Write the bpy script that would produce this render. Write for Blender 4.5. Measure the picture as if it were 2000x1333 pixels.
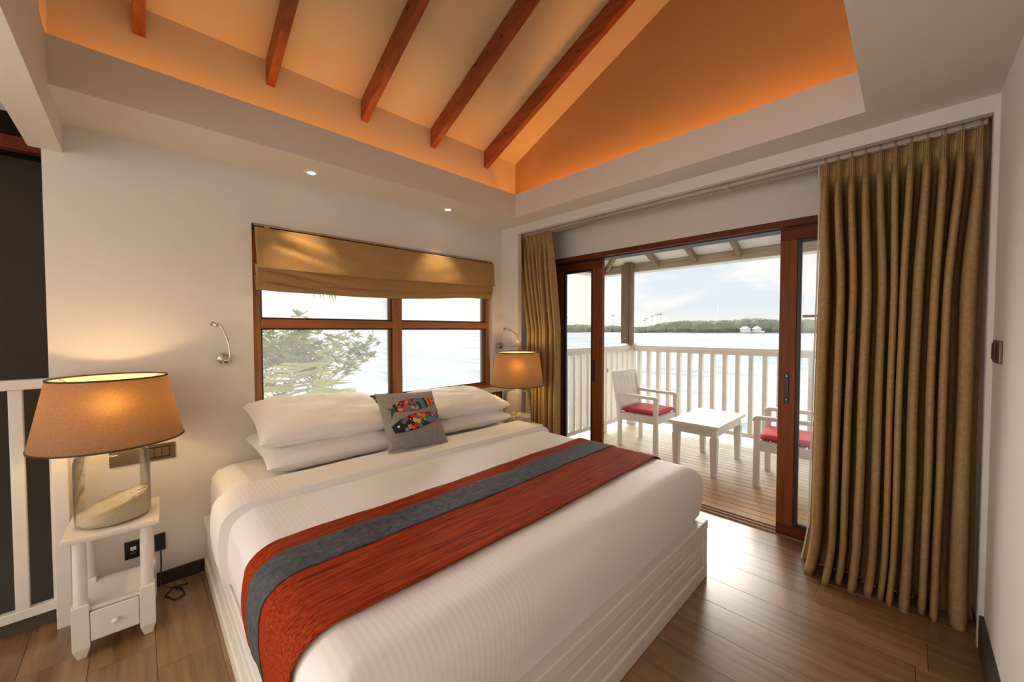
import bpy, math, random
from mathutils import Vector, Matrix, noise
R = math.radians
sc = bpy.context.scene
for o in list(bpy.data.objects): bpy.data.objects.remove(o)
col = sc.collection

# ------------------------------------------------------------------ camera
cam = bpy.data.objects.new('camera', bpy.data.cameras.new('camera')); col.objects.link(cam)
cam.data.sensor_width = 36; cam.data.lens = 751.8215 / 2000 * 36
cam.data.clip_start = .02; cam.data.clip_end = 8000
_y, _p, _r = R(-44.1326), R(-1.5831), R(-0.0715)
_f = Vector((math.sin(-_y) * math.cos(_p), math.cos(_y) * math.cos(_p), math.sin(_p)))
_rt = Vector((math.cos(_y), math.sin(_y), 0)); _u = _rt.cross(_f)
_rt, _u = _rt * math.cos(_r) + _u * math.sin(_r), -_rt * math.sin(_r) + _u * math.cos(_r)
cam.matrix_world = Matrix(((_rt.x, _u.x, -_f.x, -2.6085), (_rt.y, _u.y, -_f.y, -2.8343), (_rt.z, _u.z, -_f.z, 1.394), (0, 0, 0, 1)))
sc.camera = cam

# ------------------------------------------------------------------ view, render
sc.view_settings.view_transform = 'Standard'; sc.view_settings.look = 'None'
sc.view_settings.gamma = 1; sc.view_settings.use_curve_mapping = False
sc.view_settings.exposure = 0.0
sc.cycles.use_denoising = True
sc.cycles.max_bounces = 8; sc.cycles.diffuse_bounces = 4; sc.cycles.transparent_max_bounces = 16
sc.cycles.caustics_reflective = False; sc.cycles.caustics_refractive = False
sc.cycles.sample_clamp_indirect = 6

# ------------------------------------------------------------------ world: hazy bright evening sky with broken cloud and a low sun glow
SUN = Vector((.757, .650, .056)).normalized()
w = bpy.data.worlds.new('sky'); sc.world = w; w.use_nodes = True
nt = w.node_tree; nt.nodes.clear()
def N(t, **k):
    n = nt.nodes.new(t)
    for a, b in k.items(): setattr(n, a, b)
    return n
def LK(a, b): nt.links.new(a, b)
tc = N('ShaderNodeTexCoord'); sx = N('ShaderNodeSeparateXYZ'); LK(tc.outputs['Generated'], sx.inputs[0])
gr = N('ShaderNodeValToRGB'); LK(sx.outputs['Z'], gr.inputs[0])
el = gr.color_ramp.elements
el[0].position = 0; el[0].color = (.62, .59, .53, 1); el[1].position = .9; el[1].color = (.44, .55, .70, 1)
e = el.new(.06); e.color = (.50, .54, .575, 1)
e = el.new(.3); e.color = (.48, .535, .60, 1)
mp = N('ShaderNodeMapping'); mp.inputs['Scale'].default_value = (1, 1, 2.6); LK(tc.outputs['Generated'], mp.inputs[0])
nz = N('ShaderNodeTexNoise'); nz.inputs['Scale'].default_value = 4.6; nz.inputs['Detail'].default_value = 9; nz.inputs['Roughness'].default_value = .56; nz.inputs['Distortion'].default_value = .3
LK(mp.outputs[0], nz.inputs['Vector'])
cr = N('ShaderNodeValToRGB'); LK(nz.outputs[0], cr.inputs[0])
cr.color_ramp.elements[0].position = .40; cr.color_ramp.elements[1].position = .58
mx = N('ShaderNodeMixRGB'); LK(cr.outputs[0], mx.inputs[0]); LK(gr.outputs[0], mx.inputs[1]); mx.inputs[2].default_value = (.66, .645, .605, 1)
vm = N('ShaderNodeVectorMath', operation='DOT_PRODUCT'); vm.inputs[1].default_value = SUN
nv = N('ShaderNodeVectorMath', operation='NORMALIZE'); LK(tc.outputs['Generated'], nv.inputs[0]); LK(nv.outputs[0], vm.inputs[0])
p1 = N('ShaderNodeMath', operation='MAXIMUM'); LK(vm.outputs['Value'], p1.inputs[0]); p1.inputs[1].default_value = 0
pw = N('ShaderNodeMath', operation='POWER'); LK(p1.outputs[0], pw.inputs[0]); pw.inputs[1].default_value = 260
pm = N('ShaderNodeMath', operation='MULTIPLY'); LK(pw.outputs[0], pm.inputs[0]); pm.inputs[1].default_value = .45
ad = N('ShaderNodeMixRGB', blend_type='ADD'); LK(pm.outputs[0], ad.inputs[0]); LK(mx.outputs[0], ad.inputs[1]); ad.inputs[2].default_value = (1.0, .72, .25, 1)
bg = N('ShaderNodeBackground'); bg.inputs[1].default_value = 1.6; LK(ad.outputs[0], bg.inputs[0])
LK(bg.outputs[0], N('ShaderNodeOutputWorld').inputs[0])

# ------------------------------------------------------------------ low hazy sun, veiled by cloud (very soft)
_sl = bpy.data.lights.new('hazy_sun', 'SUN'); _sl.energy = 8.5; _sl.angle = R(50); _sl.color = (1, .92, .80)
_so = bpy.data.objects.new('hazy_sun', _sl); col.objects.link(_so); _so.rotation_euler = Vector((-.757, -.63, -.35)).to_track_quat('-Z', 'Y').to_euler()

# ------------------------------------------------------------------ fill lights added in unseen openings behind the camera
def area(name, loc, rot, sx_, sy_, power, color):
    l = bpy.data.lights.new(name, 'AREA'); l.shape = 'RECTANGLE'; l.size = sx_; l.size_y = sy_; l.energy = power; l.color = color
    o = bpy.data.objects.new(name, l); col.objects.link(o); o.location = loc; o.rotation_euler = rot; return o
area('rear_fill_light', (-5.42, -2.2, 1.35), (0, R(-90), 0), 1.7, 1.5, 14, (1, .94, .87))
area('side_fill_light', (-4.95, -.03, 1.35), (R(-90), 0, 0), .9, 1.5, 90, (1, .965, .93))

# ------------------------------------------------------------------ helpers
class MB:
    def __init__(s): s.v = []; s.f = []; s.m = []; s.sm = []
    def add(s, vs, fs, mi=0, smooth=False):
        b = len(s.v); s.v += [tuple(x) for x in vs]
        for f in fs: s.f.append([b + i for i in f]); s.m.append(mi); s.sm.append(smooth)
        return s
    def box(s, x0, x1, y0, y1, z0, z1, mi=0, M=None):
        vs = [Vector((x, y, z)) for z in (z0, z1) for y in (y0, y1) for x in (x0, x1)]
        if M is not None: vs = [M @ q for q in vs]
        return s.add(vs, [(0, 2, 3, 1), (4, 5, 7, 6), (0, 1, 5, 4), (2, 6, 7, 3), (0, 4, 6, 2), (1, 3, 7, 5)], mi)
    def loft(s, rings, mi=0, smooth=True, closed=True, cap0=True, cap1=True):
        n = len(rings[0]); b = len(s.v)
        for r in rings: s.v += [tuple(x) for x in r]
        k = n if closed else n - 1
        for i in range(len(rings) - 1):
            for j in range(k):
                a = b + i * n + j; c = b + i * n + (j + 1) % n
                s.f.append([a, c, c + n, a + n]); s.m.append(mi); s.sm.append(smooth)
        if closed and cap0: s.f.append([b + j for j in reversed(range(n))]); s.m.append(mi); s.sm.append(False)
        if closed and cap1: s.f.append([b + (len(rings) - 1) * n + j for j in range(n)]); s.m.append(mi); s.sm.append(False)
        return s
    def tube(s, pts, r, n=8, mi=0, caps=True):
        pts = [Vector(p) for p in pts]; rs = r if isinstance(r, (list, tuple)) else [r] * len(pts)
        rings = []; up = None
        for i, p in enumerate(pts):
            d = (pts[min(i + 1, len(pts) - 1)] - pts[max(i - 1, 0)]).normalized()
            if up is None:
                up = Vector((0, 0, 1)) if abs(d.z) < .9 else Vector((1, 0, 0))
            a = d.cross(up)
            if a.length < 1e-6: a = d.orthogonal()
            a.normalize(); up = a.cross(d).normalized()
            rings.append([p + (a * math.cos(t) + up * math.sin(t)) * rs[i] for t in [2 * math.pi * k / n for k in range(n)]])
        return s.loft(rings, mi, True, True, caps, caps)
    def lathe(s, prof, n=32, c=(0, 0, 0), mi=0, smooth=True, cap0=False, cap1=False, ex=1, ey=1):
        rings = [[(c[0] + r * ex * math.cos(2 * math.pi * k / n), c[1] + r * ey * math.sin(2 * math.pi * k / n), c[2] + z) for k in range(n)] for r, z in prof]
        return s.loft(rings, mi, smooth, True, cap0, cap1)
    def grid(s, fn, nu, nv, mi=0, smooth=True):
        b = len(s.v)
        for j in range(nv + 1):
            for i in range(nu + 1): s.v.append(tuple(fn(i / nu, j / nv)))
        for j in range(nv):
            for i in range(nu):
                a = b + j * (nu + 1) + i
                s.f.append([a, a + 1, a + nu + 2, a + nu + 1]); s.m.append(mi); s.sm.append(smooth)
        return s
    def build(s, name, mats, parent=None, bevel=0, solid=0, sub=0, loc=None, rot=None):
        me = bpy.data.meshes.new(name); me.from_pydata(s.v, [], s.f)
        for m in (mats if isinstance(mats, (list, tuple)) else [mats]): me.materials.append(m)
        me.polygons.foreach_set('material_index', s.m); me.polygons.foreach_set('use_smooth', s.sm); me.update()
        o = bpy.data.objects.new(name, me); col.objects.link(o)
        if parent: o.parent = parent
        if loc is not None: o.location = loc
        if rot is not None: o.rotation_euler = rot
        if solid:
            d = o.modifiers.new('solid', 'SOLIDIFY'); d.thickness = solid; d.offset = 0
        if bevel:
            d = o.modifiers.new('bevel', 'BEVEL'); d.width = bevel; d.segments = 2; d.limit_method = 'ANGLE'; d.angle_limit = R(50)
        if sub:
            d = o.modifiers.new('sub', 'SUBSURF'); d.levels = sub; d.render_levels = sub
        return o
def B(*a): return MB().box(*a)
def tag(o, label=None, cat=None, group=None, kind=None):
    if label: o['label'] = label
    if cat: o['category'] = cat
    if group: o['group'] = group
    if kind: o['kind'] = kind
    return o
def S(o, label=None): return tag(o, label, None, None, 'structure')
def empty(name, loc=(0, 0, 0), rz=0, label=None, cat=None, group=None):
    o = bpy.data.objects.new(name, None); col.objects.link(o); o.location = loc; o.rotation_euler = (0, 0, rz)
    o.empty_display_size = .05
    return tag(o, label, cat, group)
def copy_tree(o, parent=None):
    c = o.copy(); col.objects.link(c); c.parent = parent
    for ch in list(o.children): copy_tree(ch, c)
    return c
def sstep(a, b, x):
    t = max(0, min(1, (x - a) / (b - a))); return t * t * (3 - 2 * t)
def lerp(a, b, t): return a + (b - a) * t

# ------------------------------------------------------------------ materials
def mat(name, color, rough=.6, var=.0, scale=8, bump=0, bscale=60, metal=0, stretch=(1, 1, 1), rnd=0, spec=.5, coat=0, color2=None, sheen=0, coords='Object'):
    m = bpy.data.materials.new(name); m.use_nodes = True; t = m.node_tree; b = t.nodes['Principled BSDF']
    b.inputs['Base Color'].default_value = (*color, 1); b.inputs['Roughness'].default_value = rough
    b.inputs['Metallic'].default_value = metal; b.inputs['Specular IOR Level'].default_value = spec
    if coat: b.inputs['Coat Weight'].default_value = coat; b.inputs['Coat Roughness'].default_value = .2
    if sheen: b.inputs['Sheen Weight'].default_value = sheen
    tcn = t.nodes.new('ShaderNodeTexCoord'); mpn = t.nodes.new('ShaderNodeMapping'); mpn.inputs['Scale'].default_value = stretch
    t.links.new(tcn.outputs[coords], mpn.inputs[0])
    if rnd:
        oi = t.nodes.new('ShaderNodeObjectInfo'); ml = t.nodes.new('ShaderNodeMath'); ml.operation = 'MULTIPLY'; ml.inputs[1].default_value = 37
        t.links.new(oi.outputs['Random'], ml.inputs[0]); cx = t.nodes.new('ShaderNodeCombineXYZ')
        for i in range(3): t.links.new(ml.outputs[0], cx.inputs[i])
        t.links.new(cx.outputs[0], mpn.inputs['Location'])
    if var or color2:
        n = t.nodes.new('ShaderNodeTexNoise'); n.inputs['Scale'].default_value = scale; n.inputs['Detail'].default_value = 8; n.inputs['Roughness'].default_value = .62
        t.links.new(mpn.outputs[0], n.inputs['Vector'])
        r = t.nodes.new('ShaderNodeValToRGB'); r.color_ramp.elements[0].position = .33; r.color_ramp.elements[1].position = .67
        c2 = color2 or tuple(min(1, c * (1 + var)) for c in color); c1 = color if color2 else tuple(c * (1 - var) for c in color)
        r.color_ramp.elements[0].color = (*c1, 1); r.color_ramp.elements[1].color = (*c2, 1)
        t.links.new(n.outputs[0], r.inputs[0]); out = r.outputs[0]
        if rnd:
            hs = t.nodes.new('ShaderNodeHueSaturation'); mr = t.nodes.new('ShaderNodeMapRange')
            mr.inputs['To Min'].default_value = 1 - rnd; mr.inputs['To Max'].default_value = 1 + rnd
            t.links.new(oi.outputs['Random'], mr.inputs['Value']); t.links.new(mr.outputs[0], hs.inputs['Value']); t.links.new(out, hs.inputs['Color']); out = hs.outputs[0]
        t.links.new(out, b.inputs['Base Color'])
    if bump:
        n2 = t.nodes.new('ShaderNodeTexNoise'); n2.inputs['Scale'].default_value = bscale; n2.inputs['Detail'].default_value = 6
        t.links.new(mpn.outputs[0], n2.inputs['Vector'])
        bp = t.nodes.new('ShaderNodeBump'); bp.inputs['Strength'].default_value = bump; bp.inputs['Distance'].default_value = .01
        t.links.new(n2.outputs[0], bp.inputs['Height']); t.links.new(bp.outputs[0], b.inputs['Normal'])
    return m
def weave(name, color, color2, sc1, rough=.85, bump=.35, sheen=.2, trans=0, stretch=(1, 1, 1), tcol=None):
    """woven cloth: crossed fine threads plus slubs"""
    m = mat(name, color, rough, color2=color2, scale=sc1, stretch=stretch, sheen=sheen)
    t = m.node_tree; b = t.nodes['Principled BSDF']
    tcn = t.nodes.new('ShaderNodeTexCoord'); n = []
    for st in ((30, 30, 700), (700, 700, 30)):
        mp_ = t.nodes.new('ShaderNodeMapping'); mp_.inputs['Scale'].default_value = st; t.links.new(tcn.outputs['Object'], mp_.inputs[0])
        q = t.nodes.new('ShaderNodeTexNoise'); q.inputs['Scale'].default_value = 1; q.inputs['Detail'].default_value = 2; t.links.new(mp_.outputs[0], q.inputs['Vector']); n.append(q)
    a = t.nodes.new('ShaderNodeMath'); a.operation = 'ADD'; t.links.new(n[0].outputs[0], a.inputs[0]); t.links.new(n[1].outputs[0], a.inputs[1])
    bp = t.nodes.new('ShaderNodeBump'); bp.inputs['Strength'].default_value = bump; bp.inputs['Distance'].default_value = .004
    t.links.new(a.outputs[0], bp.inputs['Height']); t.links.new(bp.outputs[0], b.inputs['Normal'])
    if trans:
        tr = t.nodes.new('ShaderNodeBsdfTranslucent'); mxs = t.nodes.new('ShaderNodeMixShader'); mxs.inputs[0].default_value = trans
        tr.inputs[0].default_value = (*(tcol or color2), 1)
        t.links.new(b.outputs[0], mxs.inputs[1]); t.links.new(tr.outputs[0], mxs.inputs[2]); t.links.new(mxs.outputs[0], t.nodes['Material Output'].inputs[0])
    return m
def wood(name, c1, c2, axis=1, rough=.4, rnd=.12, coat=0, grain=1.0, bump=.12, spec=.5):
    st = [14 * grain, 14 * grain, 14 * grain]; st[axis] = .9 * grain
    return mat(name, c1, rough, color2=c2, scale=2.4, stretch=tuple(st), rnd=rnd, coat=coat, bump=bump, bscale=5, spec=spec)
def glass(name, haze=0, tint=(1, 1, 1), ior=1.45, refl=1.0):
    m = bpy.data.materials.new(name); m.use_nodes = True; t = m.node_tree; t.nodes.clear()
    o = t.nodes.new('ShaderNodeOutputMaterial'); tr = t.nodes.new('ShaderNodeBsdfTransparent'); tr.inputs[0].default_value = (*tint, 1)
    gl = t.nodes.new('ShaderNodeBsdfGlossy'); gl.inputs['Roughness'].default_value = .02
    fr = t.nodes.new('ShaderNodeFresnel'); fr.inputs[0].default_value = ior
    m1 = t.nodes.new('ShaderNodeMixShader'); mu = t.nodes.new('ShaderNodeMath'); mu.operation = 'MULTIPLY'; mu.inputs[1].default_value = refl; t.links.new(fr.outputs[0], mu.inputs[0]); t.links.new(mu.outputs[0], m1.inputs[0]); t.links.new(tr.outputs[0], m1.inputs[1]); t.links.new(gl.outputs[0], m1.inputs[2])
    last = m1
    if haze:
        tl = t.nodes.new('ShaderNodeBsdfTranslucent'); tl.inputs[0].default_value = (1, 1, 1, 1)
        m2 = t.nodes.new('ShaderNodeMixShader'); m2.inputs[0].default_value = haze
        t.links.new(m1.outputs[0], m2.inputs[1]); t.links.new(tl.outputs[0], m2.inputs[2]); last = m2
    t.links.new(last.outputs[0], o.inputs[0]); return m
def emit(name, color, s):
    m = bpy.data.materials.new(name); m.use_nodes = True; b = m.node_tree.nodes['Principled BSDF']
    b.inputs['Base Color'].default_value = (*color, 1); b.inputs['Emission Color'].default_value = (*color, 1); b.inputs['Emission Strength'].default_value = s
    return m

PLASTER = mat('plaster_wall', (.76, .715, .665), .8, var=.02, scale=3, bump=.06, bscale=90)
CEIL = mat('plaster_ceiling', (.76, .70, .64), .8, var=.02, scale=2, bump=.05, bscale=80)
GABLE = mat('cream_gable_amber_glow', (.54, .29, .11), .75, var=.02, scale=2, bump=.04, bscale=70)  # cream paint with amber cove glow and shade put into the colour
CREAM = mat('cream_ceiling', (.80, .65, .44), .75, var=.02, scale=2, bump=.04, bscale=70)
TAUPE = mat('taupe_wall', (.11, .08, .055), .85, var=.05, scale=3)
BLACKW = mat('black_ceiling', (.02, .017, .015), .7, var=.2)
PAINTW = mat('white_paint', (.80, .765, .70), .42, var=.02, scale=6, bump=.03, bscale=40)
DECKW = mat('white_outdoor_paint', (.80, .76, .69), .5, var=.04, scale=9, bump=.05, bscale=30)
RAFT = wood('red_timber_y', (.19, .034, .009), (.36, .085, .022), 1, .42, .10)
MAHOZ = wood('mahogany_z', (.17, .045, .011), (.27, .082, .020), 2, .45, .04, 0, spec=.18)
MAHOY = wood('mahogany_y', (.115, .026, .008), (.185, .048, .014), 1, .45, .04, 0, spec=.18)
WINX = wood('window_timber_x', (.26, .085, .020), (.38, .14, .036), 0, .38, .03, .2)
WINZ = wood('window_timber_z', (.28, .095, .022), (.42, .165, .042), 2, .38, .03, .2)
FLOORW = wood('floor_laminate', (.165, .085, .036), (.33, .195, .092), 1, .32, .10, .75, .8, .04)
BASEW = wood('dark_skirting_y', (.030, .020, .014), (.065, .045, .030), 1, .4, 0)
BASEX = wood('dark_skirting_x', (.012, .009, .007), (.03, .02, .014), 0, .4, 0)
WEATHER = wood('weathered_timber_y', (.34, .26, .18), (.56, .46, .34), 1, .8, .1)
WEATHX = wood('weathered_timber_x', (.20, .135, .08), (.38, .27, .17), 0, .8, .1)
WEATHZ = wood('weathered_timber_z', (.15, .09, .048), (.29, .19, .115), 2, .7, .05)
CURT = weave('curtain_linen', (.36, .22, .085), (.48, .31, .135), 60, .9, .3, 0)
LINING = weave('curtain_lining', (.80, .75, .66), (.86, .81, .72), 60, .9, .1, 0, .3)
BLIND = weave('blind_linen', (.44, .26, .095), (.57, .36, .15), 110, .85, .3, 0, .25)
SHADE = weave('lamp_shade_linen', (.165, .098, .06), (.26, .165, .11), 160, .9, .3, 0)
def _shade():
    t = SHADE.node_tree; b = t.nodes['Principled BSDF']; out = t.nodes['Material Output']
    rf_ = t.nodes.new('ShaderNodeBsdfRefraction'); rf_.inputs['IOR'].default_value = 1.45; rf_.inputs['Roughness'].default_value = .85; rf_.inputs['Color'].default_value = (.80, .40, .10, 1)
    tl = t.nodes.new('ShaderNodeBsdfTranslucent'); tl.inputs[0].default_value = (.50, .24, .075, 1)
    x1 = t.nodes.new('ShaderNodeMixShader'); x1.inputs[0].default_value = .86; t.links.new(rf_.outputs[0], x1.inputs[1]); t.links.new(tl.outputs[0], x1.inputs[2])
    x2 = t.nodes.new('ShaderNodeMixShader'); x2.inputs[0].default_value = .17; t.links.new(b.outputs[0], x2.inputs[1]); t.links.new(x1.outputs[0], x2.inputs[2])
    ind = t.nodes.new('ShaderNodeBsdfDiffuse'); ind.inputs[0].default_value = (.92, .80, .56, 1)
    x3 = t.nodes.new('ShaderNodeMixShader'); x3.inputs[0].default_value = .20; t.links.new(ind.outputs[0], x3.inputs[1]); t.links.new(x1.outputs[0], x3.inputs[2])
    g = t.nodes.new('ShaderNodeNewGeometry'); x4 = t.nodes.new('ShaderNodeMixShader'); t.links.new(g.outputs['Backfacing'], x4.inputs[0]); t.links.new(x2.outputs[0], x4.inputs[1]); t.links.new(x3.outputs[0], x4.inputs[2])
    t.links.new(x4.outputs[0], out.inputs[0])
_shade()
SHADEIN = mat('lamp_shade_liner', (.95, .80, .50), .8)
SHADEIN.node_tree.nodes['Principled BSDF'].inputs['Transmission Weight'].default_value = 0
DARKTRIM = mat('dark_trim', (.05, .03, .02), .6)
SHEET = mat('white_cotton', (.86, .84, .82), .75, var=.015, scale=4, bump=.05, bscale=25, sheen=.15)
PILLOW = mat('pillow_cotton', (.85, .825, .80), .72, var=.015, scale=4, bump=.08, bscale=12, sheen=.15)
BLACKP = mat('black_plastic', (.012, .012, .013), .35)
BRONZE = mat('bronze_plate', (.15, .105, .06), .35, metal=.5)
CHROME = mat('chrome', (.62, .58, .54), .22, metal=1, var=.05)
CHROMED = mat('brushed_nickel', (.50, .46, .42), .3, metal=1)
YELLOW = mat('yellow_switch', (.80, .52, .06), .4)
SAND = mat('shell_sand', (.74, .62, .42), .95, color2=(.92, .82, .62), scale=220, bump=.5, bscale=300)
STONE = mat('white_shells', (.80, .74, .66), .8, var=.12, scale=30, bump=.4, bscale=40)
GLASSV = glass('clear_glass_vessel', 0, (.985, .985, .97), 1.33, .9)
PANE = glass('door_glass', .03)
WPANE = glass('hazed_window_glass', .13); WCLEAR = glass('clear_window_glass', 0)
ALU = mat('aluminium_rail', (.60, .54, .46), .4, metal=.4)
RED = weave('red_outdoor_cloth', (.50, .015, .035), (.64, .03, .06), 60, .8, .2, .1)
BULB = emit('warm_bulb', (1, .72, .36), 14)
DOWN = emit('downlight_glow', (1, .90, .72), 9)

# white duvet with woven satin stripe
def stripe_cloth():
    m = mat('satin_stripe_cotton', (.87, .85, .83), .62, sheen=.2); t = m.node_tree; b = t.nodes['Principled BSDF']
    tcn = t.nodes.new('ShaderNodeTexCoord'); wv = t.nodes.new('ShaderNodeTexWave'); wv.bands_direction = 'X'; wv.inputs['Scale'].default_value = 16; wv.inputs['Distortion'].default_value = .25
    t.links.new(tcn.outputs['Object'], wv.inputs['Vector'])
    mr = t.nodes.new('ShaderNodeMapRange'); mr.inputs['To Min'].default_value = .48; mr.inputs['To Max'].default_value = .75
    t.links.new(wv.outputs[1], mr.inputs[0]); t.links.new(mr.outputs[0], b.inputs['Roughness'])
    bp = t.nodes.new('ShaderNodeBump'); bp.inputs['Strength'].default_value = .06; bp.inputs['Distance'].default_value = .006
    t.links.new(wv.outputs[1], bp.inputs['Height']); t.links.new(bp.outputs[0], b.inputs['Normal']); return m
STRIPE = stripe_cloth()
REDSILK = mat('rust_red_raw_silk', (.15, .008, .004), .75, color2=(.50, .066, .011), scale=6, stretch=(.7, 24, 24), bump=.4, bscale=30, spec=.08)
GREYSILK = mat('slate_grey_band', (.045, .052, .060), .75, color2=(.105, .115, .125), scale=40, stretch=(1, 1, 1), bump=.2, bscale=120, spec=.2)

# ================================================================== THE SETTING
H = 2.386; D_ = .42
# --- floor with its boards
fl = S(MB().box(-5.5, .47, -3.2, .0, -.16, -.022).build('floor', mat('subfloor', (.03, .02, .015), .9)))
rng = random.Random(4)
edges = [.47, .294, .085, -.12, -.325, -.53, -.735, -.94, -1.145, -1.35, -1.555, -1.76, -1.965, -2.17, -2.375, -2.58, -2.785, -2.99, -3.195, -3.4, -3.605]
for i in range(len(edges) - 1):
    x1, x0 = edges[i] - .0006, edges[i + 1] + .0006
    cuts = sorted([-.0] + [-(.35 + rng.random() * .6 + k * 1.2) for k in range(3)] + [-3.08])[::-1]
    if i == 2: cuts = [0, -.8, -2.52, -3.08]
    if i == 1: cuts = [0, -1.15, -2.95, -3.08]
    for a, b in zip(cuts, cuts[1:]):
        if a - b < .02: continue
        y0, y1 = b + .0008, a - .0008
        MB().box(x0 - x0, x1 - x0, 0, y1 - y0, -.02, 0).build('floor_board', FLOORW, fl, bevel=.0008, loc=(x0, y0, 0))
S(B(-5.5, -3.607, -3.2, 0, -.022, 0).build('floor_rear', FLOORW))

# --- window wall (y = 0), opening x -2.0955..-.1206, z .852..2.061
WX0, WX1, WZ0, WZ1 = -2.0955, -.1206, .852, 2.061
m = MB()
m.box(-2.9175, WX0, 0, .16, 0, 2.6); m.box(WX1, .62, 0, .16, 0, 2.6); m.box(WX0, WX1, 0, .16, 0, WZ0); m.box(WX0, WX1, 0, .16, WZ1, 2.6)
S(m.build('wall_back', PLASTER))
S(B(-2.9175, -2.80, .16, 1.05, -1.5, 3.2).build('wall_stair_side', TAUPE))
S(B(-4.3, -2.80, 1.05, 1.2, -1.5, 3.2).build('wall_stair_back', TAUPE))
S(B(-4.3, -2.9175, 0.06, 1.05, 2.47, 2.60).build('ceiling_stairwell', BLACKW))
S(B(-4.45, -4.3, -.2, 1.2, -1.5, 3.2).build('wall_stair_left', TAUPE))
S(B(-4.3, -2.9175, .0, .035, -.02, .075).build('trim_1', TAUPE))
S(B(-4.3, -2.9175, .62, .68, 2.40, 2.47).build('trim_2', RAFT))
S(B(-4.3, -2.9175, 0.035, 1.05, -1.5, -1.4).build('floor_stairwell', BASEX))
# --- right wall, rear wall and left rear, openings added for the fill lights
S(B(-5.5, .62, -3.25, -3.0846, 0, 2.6).build('wall_right', PLASTER))
m = MB(); m.box(-5.6, -5.45, -3.25, -2.95, 0, 2.6); m.box(-5.6, -5.45, -1.45, .2, 0, 2.6); m.box(-5.6, -5.45, -2.95, -1.45, 0, .48); m.box(-5.6, -5.45, -2.95, -1.45, 2.22, 2.6)
S(m.build('wall_rear', PLASTER))
m = MB(); m.box(-5.6, -5.4, 0, .16, 0, 2.6); m.box(-4.5, -4.3, 0, .16, 0, 2.6); m.box(-5.4, -4.5, 0, .16, 0, .58); m.box(-5.4, -4.5, 0, .16, 2.12, 2.6)
S(m.build('wall_left_rear', PLASTER))
# --- door wall: lintel wall above the sliding doors, side jamb walls, curtain pocket nib frame
m = MB(); m.box(D_, D_ + .2, -3.25, .16, 2.108, 2.6); m.box(D_, D_ + .2, -.20, .0, 0, 2.108); m.box(D_, D_ + .2, -3.25, -3.06, 0, 2.108)
S(m.build('wall_door', PLASTER))
m = MB(); m.box(0, .045, -3.0846, 0, 2.3142, H); m.box(0, .045, -.2306, 0, 0, 2.3142); m.box(0, .045, -3.0846, -3.068, 0, 2.3142)
S(m.build('trim_3', PLASTER))
# --- low ceiling ring with fascia round the raised tray, cove ledge behind it
TX, TY, TY2, XL, T2 = -.2149, -.4112, -2.6802, -2.8508, H + .1968
m = MB()
m.box(XL, .62, TY, 0, H, 2.49); m.box(TX, .62, TY2, TY, H, 2.49); m.box(XL, .62, -3.25, TY2, H, 2.49)
S(m.build('ceiling', CEIL))
m = MB()
q_ = .0015; hq = H - .0002; m.box(XL, TX + .018, TY - q_, TY + .018, hq, T2); m.box(TX - q_, TX + .018, TY2 + q_, TY - q_, hq, T2); m.box(XL, TX + .018, TY2 - .018, TY2 + q_, hq, T2)
S(m.build('trim_4', CEIL))
S(B(-2.957, XL, -3.25, 0, H - .1404, T2).build('trim_5', CEIL))
S(B(-5.6, -2.957, -3.25, .16, H + .05, 2.6).build('ceiling_rear', CEIL))
# --- raised chamber: eaves wall, gables, two slopes
c = .15; EY = TY + c; GX = TX + c; EZ = 2.933; RY, RZ = -1.9, 2.933 + (1.9 + EY) * .434; FY = TY2 - c
S(B(-2.99, GX + .1, EY, EY + .1, 2.49, EZ + .05).build('wall_eaves', CREAM))
S(B(-2.99, GX + .1, FY - .1, FY, 2.49, 3.26).build('wall_eaves_rear', CREAM))
def gable(x0, x1):
    pts = [(EY + .05, 2.49), (EY + .05, EZ + .02), (RY, RZ + .05), (FY - .05, 3.3), (FY - .05, 2.49)]
    n = len(pts); vs = [(x0, y, z) for y, z in pts] + [(x1, y, z) for y, z in pts]
    return MB().add(vs, [tuple(range(n)), tuple(reversed(range(n, 2 * n)))] + [(i, i + n, (i + 1) % n + n, (i + 1) % n) for i in range(n)])
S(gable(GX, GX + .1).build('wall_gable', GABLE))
S(gable(-2.96, -2.862).build('wall_gable_left', CREAM))
def slab(y0, z0, y1, z1, t=.08, x0=-2.99, x1=GX + .1):
    return MB().add([(x, y, z) for x in (x0, x1) for y, z in ((y0, z0), (y1, z1), (y1, z1 + t), (y0, z0 + t))], [(0, 1, 2, 3), (7, 6, 5, 4), (0, 4, 5, 1), (1, 5, 6, 2), (2, 6, 7, 3), (3, 7, 4, 0)])
S(slab(EY + .08, EZ - .08 * .434, RY, RZ).build('ceiling_slope', CREAM))
S(slab(RY, RZ, FY - .08, 3.22).build('ceiling_slope_rear', CREAM))
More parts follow.
